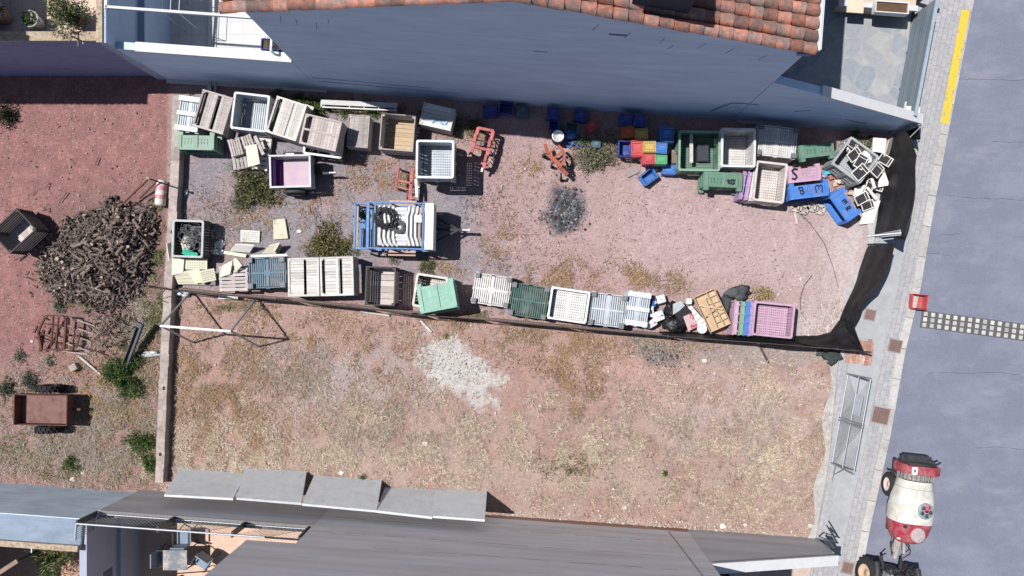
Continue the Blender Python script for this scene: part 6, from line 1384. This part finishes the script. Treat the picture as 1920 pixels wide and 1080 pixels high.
m_ = MB(); m_.lathe([(.54,0),(.52,.06),(.40,.10),(.16,.12),(0,.12)], 26, Matrix.Translation((.07,1.27,.95)) @ Matrix.Rotation(math.radians(-90),4,'X'))
for i in range(14): a = 2*math.pi*i/14; m_.bar((.07,1.41,.95),(.07+.53*math.cos(a),1.35,.95+.53*math.sin(a)),.012,.012)
m_.tube([(.07+.36*math.cos(k*.45),1.40,.95+.36*math.sin(k*.45)) for k in range(14)],.012,5,True)
link('fan_grille', m_, iron, t)
m_ = MB(); m_.box((-.1,1.46,1.25),(.75,.18,.30)); m_.bar((-.42,1.32,1.2),(-.50,1.5,1.1),.12,.1); m_.bar((.45,1.30,1.3),(.62,1.42,1.3),.05,.05); m_.box((.1,1.40,1.1),(.6,.12,.4)); link('rear_gear', m_, mat('greasy_black', (.04,.042,.045), .5, .5, 14), t)
m_ = MB(); m_.box((-.30,1.13,1.565),(.17,.22,.02)); m_.box((-.30,1.13,1.577),(.13,.18,.004)); link('sticker', m_, foamw, t)
m_ = MB(); m_.box((-.30,1.13,1.582),(.05,.09,.004)); link('sticker_mark', m_, iron, t)
# big lid with its dark star and red mark
t2 = MB(); t2.lathe([(.0,1.60),(.20,1.60),(.235,1.585),(.24,1.52)], 30, Matrix.Translation((.17,-.02,0))); lid = link('tank_lid', t2, mat('lid_glass', (.26,.32,.33), .35, .2, 8), t)
m_ = MB()
for k in range(5): a = math.pi/2+k*2*math.pi/5+.2; m_.lathe([(0,1.607),(.062,1.606),(.07,1.59)], 14, Matrix.Translation((.17+.13*math.cos(a+.6),-.02+.13*math.sin(a+.6),0)))
link('lid_recess', m_, mat('lid_dark', (.05,.07,.08), .5), lid)
m_ = MB(); m_.box((.18,.06,1.612),(.10,.20,.006)); m_.box((.15,-.02,1.612),(.05,.10,.006),.4); m_.box((.21,-.02,1.612),(.05,.10,.006),-.4); link('lid_emblem', m_, mat('emblem_red', (.65,.10,.16), .5, .3, 20), lid)
t2 = MB(); t2.lathe([(.0,1.535),(.19,1.535),(.215,1.52),(.22,1.46)], 28, Matrix.Translation((.05,-.76,0)));
for k in range(6): a = k*math.pi/3; t2.bar((.05+.03*math.cos(a),-.76+.03*math.sin(a),1.54),(.05+.18*math.cos(a),-.76+.18*math.sin(a),1.54),.02,.012)
link('filler_cap', t2, mat('cap_pink_grey', (.46,.38,.38), .6, .25, 16), t)
m_ = MB(); m_.cyl((-.36,-.55,1.40),(-.36,-.55,1.50),.05,n=14); link('small_cap', m_, iron, t)
m_ = MB(); m_.box((-.42,-.95,1.28),(.13,.05,.03)); link('front_label', m_, foamw, t)
wheel(t, (-.46,.46,.38), (-1,.0,.05), .36, .20, mat('rim_pinkish', (.52,.42,.38), .6, .2), tread=False); wheel(t, (.46,.46,.38), (1,0,0), .36, .20, mat('rim_pinkish', (0,0,0)), tread=False)
m_ = MB(); m_.bar((-.4,.46,.38),(.4,.46,.38),.07,.07); m_.bar((-.40,-.9,.45),(-.40,1.3,.45),.08,.1); m_.bar((.40,-.9,.45),(.40,1.3,.45),.08,.1); m_.bar((-.72,.95,.7),(-.35,.85,.7),.05,.05); link('chassis', m_, iron, t)
m_ = MB(); m_.bar((0,-.95,.52),(-.12,-1.75,.50),.10,.10); m_.bar((-.18,-1.0,.62),(-.20,-1.5,.62),.16,.20); m_.cyl((.06,-1.0,.62),(.12,-1.55,.62),.05,n=10); link('drawbar', m_, mat('drawbar_grey', (.38,.35,.32), .6, .3, 10), t)
m_ = MB(); m_.tube([(-.05,-1.1,.8),(.15,-1.35,.95),(.22,-1.5,.8),(.02,-1.7,.7)],.02,6); m_.tube([(-.35,-1.0,.9),(-.5,-1.3,1.0),(-.35,-1.6,.8)],.018,6); link('hydraulic_hose', m_, iron, t)
# tractor, only its rear end is in the photo
q1 = G(1672,1090,.9); Mt = Matrix.Translation((q1.x,q1.y-.55,.012)) @ Matrix.Rotation(math.radians(-10),4,'Z')
t = thing('small_tractor', 'small red orchard tractor with black engine parts, cut off by the frame', 'tractor', Mt)
rimt = mat('rim_cream', (.58,.42,.30), .6, .2, 8)
for s in (-1, 1): wheel(t, (s*.60,.52,.48), (s,0,.15 if s < 0 else 0), .47, .30, rimt)
for s in (-1, 1): wheel(t, (s*.52,-1.1,.33), (s,0,0), .33, .22, rimt)
m_ = MB(); m_.box((0,.35,.62),(.50,.9,.36)); m_.box((0,.78,.55),(.40,.2,.4)); m_.box((.15,.62,.86),(.30,.34,.16)); m_.cyl((-.18,.55,.85),(-.18,.9,.85),.12,n=12); m_.bar((.25,.5,.8),(.45,.95,.75),.08,.08); m_.bar((-.25,.75,.6),(-.32,1.15,.5),.06,.06); m_.bar((.25,.75,.6),(.30,1.15,.5),.06,.06); link('gearbox', m_, mat('greasy_black', (0,0,0)), t)
m_ = MB(); m_.cyl((-.22,.62,.70),(-.22,.62,1.02),.16,n=16); m_.cyl((-.22,.62,1.02),(-.22,.62,1.06),.10,n=14); link('filter_drum', m_, mat('drum_greyblue', (.26,.30,.34), .5, .2), t)
m_ = MB(); m_.lathe([(0,0),(.20,.02),(.26,.10),(.24,.14),(.10,.06),(0,.06)], 18, Matrix.Translation((.06,.38,.95)) @ Euler((.3,0,0)).to_matrix().to_4x4() @ Matrix.Diagonal((1,.9,1,1))); m_.box((.06,.18,1.12),(.42,.08,.32)); link('seat', m_, mat('seat_black', (.025,.025,.028), .6), t)
m_ = MB(); hull([(.28,.30,.5,.98,0),(-.2,.30,.5,1.05,0),(-1.2,.28,.5,1.05,0),(-1.55,.24,.5,.95,0)], m_); link('bonnet', m_, spr, t)
for s in (-1, 1):
    m_ = MB(); m_.tube([(s*.62,1.02,.85),(s*.62,.80,.98),(s*.62,.5,1.02),(s*.62,.15,.95)],.10,6); link('mudguard', m_, mat('greasy_black', (0,0,0)), t)
m_ = MB(); m_.tube([(-.3,.9,1.0),(-.35,.7,1.25),(.35,.7,1.25),(.3,.9,1.0)],.025,6); link('roll_bar', m_, iron, t)
m_ = MB(); m_.tube([(-.30,1.15,.5),(-.34,1.3,.75)],.02,6); link('lift_lever', m_, iron, t)

# ================================================================== SHRUBS AND GRASS
DRYG = [(.20,.19,.10),(.14,.15,.07),(.26,.22,.13),(.09,.11,.045)]
BUSH = [(475,345,.62,.38,5200,DRYG+[(.07,.10,.03)],.08,'wide tangled olive weed bush below the purple lined trailer'),(505,368,.36,.22,1700,DRYG,.07,'lower weed tuft under the small box trailer wheel'),(455,372,.38,.22,1700,DRYG,.07,'dry weed tuft left below the olive bush'),
 (612,455,.55,.30,4200,[(.24,.20,.11),(.12,.14,.05),(.30,.22,.12),(.07,.10,.03)],.08,'brown and green weed bush left of the blue trailer'),(652,466,.30,.2,1500,GREEN+DRYG,.06,'green weed at the rear corner of the blue trailer'),
 (1118,290,.62,.36,5600,[(.24,.22,.15),(.17,.17,.10),(.28,.25,.18),(.10,.12,.06)],.07,'grey green bush on the sand between cultivator and crates'),(1092,265,.28,.2,900,GREEN,.06,'small green weed beside the blue net heap'),
 (236,706,.62,.42,6800,GREEN+[(.05,.09,.02)],.08,'largest green shrub by the foot of the metal channel'),(222,694,.36,.32,2400,GREEN,.08,'smaller green shrub left of the metal channel foot'),(263,827,.42,.26,3000,GREEN,.07,'green shrub close to the low wall above the bottom corner'),(281,868,.24,.2,1500,GREEN,.07,'small green shrub at the low wall foot near the bottom'),
 (134,868,.24,.2,1300,GREEN,.07,'green weed between rusty trailer and the pale blue wall'),(111,572,.19,.16,1100,[(.09,.12,.09),(.13,.16,.11)],.06,'small grey green round weed below the firewood'),(55,715,.30,.14,1200,[(.12,.14,.11),(.09,.11,.08)],.07,'grey green weed above the rusty trailer'),(13,727,.30,.18,1300,[(.07,.10,.06),(.10,.13,.08)],.07,'grey green weed at the left edge above the trailer'),
 (95,676,.16,.1,600,[(.15,.18,.14)],.06,'tiny grey weed below the rusty hay fork'),(38,668,.18,.1,600,[(.17,.18,.13)],.06,'tiny pale weed left of the rusty hay fork'),(800,500,.30,.18,1500,DRYG+GREEN,.06,'weed clump above the tilted mint bin'),(736,478,.24,.15,1000,GREEN+DRYG,.06,'weed clump under the rear of the blue trailer'),
 (565,190,.30,.2,1800,GREEN,.07,'green weed behind the pale wooden box'),(600,200,.32,.2,1800,GREEN,.07,'green weed around the end of the timber rack'),(652,206,.30,.18,1500,GREEN+DRYG,.06,'green weed below the timber rack'),(700,204,.26,.16,1200,GREEN,.06,'green weed beside the tan floored box'),(520,182,.24,.16,1000,GREEN,.06,'green weed behind the dark grey plastic bin'),
 (888,240,.26,.22,1200,DRYG,.06,'dry weed behind the thick red frame'),(1600,262,.30,.2,1200,GREEN,.06,'green weed between skewed bin and blue wall'),(1632,266,.2,.15,700,GREEN,.06,'green weed beside the white board at blue wall'),(1430,552,.3,.15,900,[(.38,.30,.12),(.25,.22,.10)],.07,'ochre dry tuft above the pink open bin'),(1246,887,.09,.08,260,GREEN,.05,'tiny bright green rosette in the lower right grass'),
 (1070,880,.22,.1,500,GREEN+DRYG,.06,'green sprig in the straw below centre'),(836,630,.08,.06,160,GREEN,.05,'tiny green plant at the top of the lime patch'),(680,897,.12,.08,300,GREEN,.05,'green sprig at the middle cement board'),(5,215,.35,.5,1700,[(.03,.05,.02)],.08,'dark shrub in shade at the left photo edge')]
for k, (px, py, r, h_, n_, cols, leaf, lab) in enumerate(BUSH):
    p = G(px,py,h_*.3); p.z = 0; foliage('shrub' if r > .3 else 'weed', None, r, h_, n_, cols, leaf, 0, hollow=.05, seed=k, label=lab, cat='shrub' if r > .3 else 'weed', loc=p, wide=.32)
DENS = dict(straw_grass=.95, ochre_grass=.7, grey_weeds=.75); TH = dict(straw_grass=.835, ochre_grass=.80, grey_weeds=.78)
def blades(name, lab, cat, blobs, seed, cols, length=(.10,.24), width=.010, tilt=.75):
    """many thin blades scattered over soft blobs: (photo x, y, radius x, radius y, how many)"""
    rg = np.random.default_rng(seed); PX_, PY_ = [], []
    for (cx, cy, rx, ry, n) in blobs:
        n = int(n*DENS.get(name, 1)); x = cx+rx*np.clip(rg.normal(0,.5,n),-1.1,1.1); y = cy+ry*np.clip(rg.normal(0,.5,n),-1.1,1.1)
        k = fbm(x*.035, y*.035, seed, 4)+fbm(x*.10, y*.10, seed+5, 2)*.55 > TH.get(name, .74); PX_.append(x[k]); PY_.append(y[k])
    x = np.concatenate(PX_); y = np.concatenate(PY_); n = len(x)
    # blades stand in tufts: pull most of them to a tuft centre
    ang = rg.random(n)*6.283; q = (np.floor(x/4.5), np.floor(y/4.5)); tx = (q[0]+.5+.35*np.sin(q[0]*12.9+q[1]*78.2))*4.5; ty = (q[1]+.5+.35*np.cos(q[0]*39.3+q[1]*11.1))*4.5
    kf = np.where(rg.random(n) < .7, .75, .1); x = x+(tx-x)*kf; y = y+(ty-y)*kf
    P = np.stack([(x-NX)/60, -(y-NY)/60, np.full(n,-.01)], 1); ln = rg.uniform(*length, n)*(.6+.8*vnoise(q[0]*.7, q[1]*.7, 3)); tl = tilt+(1-tilt)*rg.random(n)
    zz = np.sqrt(np.maximum(0,1-tl**2)); d = np.stack([np.cos(ang)*tl, np.sin(ang)*tl, zz*.9+.05], 1); s_ = np.stack([-np.sin(ang), np.cos(ang), np.zeros(n)], 1)*(width*(.5+rg.random(n)))[:,None]
    P += d*0.0; mid = P+d*(ln*.55)[:,None]; tip = P+d*ln[:,None]; tip[:,2] = np.maximum(.012, tip[:,2]*.75); mid[:,2] = np.maximum(.012, mid[:,2])
    v = np.stack([P-s_*.5, mid+s_*.5-s_*0, tip, mid-s_*.6], 1)
    c_ = np.array(cols); ci = (vnoise(x*.05, y*.05, seed+9)*len(cols)+rg.normal(0,.9,n)).astype(int) % len(cols); cl = c_[ci]*(.65+.7*rg.random(n))[:,None]
    o = fast_mesh(name, v.reshape(-1,3), 4, cl); tag(o, lab, cat, kind='stuff'); return o
STRAW = [(.62,.50,.37),(.52,.41,.30),(.74,.63,.49),(.37,.27,.20),(.64,.55,.45),(.46,.32,.24)]
blades('straw_grass','pale dry straw grass over the lower lot','dry grass',[(520,860,230,60,26000),(860,850,260,80,30000),(1150,860,280,110,42000),(1420,870,150,130,30000),(420,830,120,90,12000),(700,760,220,90,14000),(1000,800,160,60,12000),(1280,720,220,60,6000),(1480,720,90,60,5000),(380,890,90,40,9000)],1,STRAW,(.08,.20),width=.008)
blades('ochre_grass','brown and ochre dry weeds over lots','dry weeds',[(400,700,110,70,15000),(420,800,110,70,12000),(600,640,180,50,7000),(1072,712,55,34,4200),(1060,650,140,40,5200),(1085,760,50,36,2200),(950,620,180,30,4500),(1280,640,110,26,2200),(640,700,180,90,9000),(500,580,150,24,3000),(1190,520,44,26,1900),(1075,512,70,34,3400),(1260,528,34,22,1100),(1000,320,40,30,1100),(935,450,36,48,1900),(590,395,40,40,1100),(1400,548,40,16,700),(760,330,44,40,2200),(690,330,60,50,2400),(480,400,80,40,1800),(640,440,44,34,1400),(840,500,44,20,1000),(1000,520,60,26,1200),(210,760,80,110,8000),(170,700,90,40,2600),(1520,800,50,120,3500),(900,262,40,30,800),(1180,300,60,20,500),(860,600,70,10,900)],2,[(.40,.25,.13),(.46,.32,.19),(.33,.21,.13),(.27,.18,.13),(.48,.38,.28)],width=.010)
blades('grey_weeds','greyish withered weeds in the left lot and corners','withered weeds',[(120,850,160,60,20000),(220,800,90,110,16000),(200,650,80,70,4600),(100,700,110,50,4200),(270,600,40,90,4200),(60,800,80,50,4200),(560,700,120,60,7000),(1200,640,40,20,1800),(760,790,120,70,7000),(700,800,200,60,5000),(1300,800,260,90,9000),(1400,240,200,12,300),(780,255,140,30,1500),(450,420,120,80,2400)],3,[(.40,.34,.29),(.30,.25,.20),(.48,.42,.36),(.25,.21,.15),(.38,.30,.20)],width=.008)
blades('green_grass','low green weeds along walls and heaps','green weeds',[(294,440,14,60,3600),(285,560,22,60,3200),(250,640,50,40,2200),(235,735,70,60,4200),(275,850,30,50,1800),(90,760,90,30,1200),(160,890,120,20,1200),(30,830,50,40,1100),(420,575,110,8,700),(560,196,90,18,2600),(700,210,80,16,1500),(480,330,60,40,1500),(900,590,40,10,500),(1060,870,80,30,900),(620,470,60,16,900),(860,235,60,20,900),(1100,250,60,14,700),(150,560,50,20,1300),(270,480,20,60,2000),(130,820,120,60,1400),(790,575,30,8,300)],4,[(.10,.13,.045),(.16,.17,.07),(.07,.10,.03),(.22,.20,.10)],(.06,.16),.012)
blades('dark_sprigs','small dark dead sprigs scattered over the sand','dead sprigs',[(970,400,120,110,900),(1120,420,160,80,520),(1300,380,160,60,240),(900,380,60,60,420),(1350,500,180,60,240),(1150,700,160,60,700),(1000,500,160,40,520),(520,240,200,60,400),(400,400,80,60,900),(1020,690,140,60,900),(1280,900,240,80,1200),(60,420,80,60,300),(100,640,80,40,300),(1000,300,80,40,240),(700,900,200,20,400)],5,[(.14,.10,.09),(.20,.15,.12),(.10,.08,.06)],(.05,.13),.012)
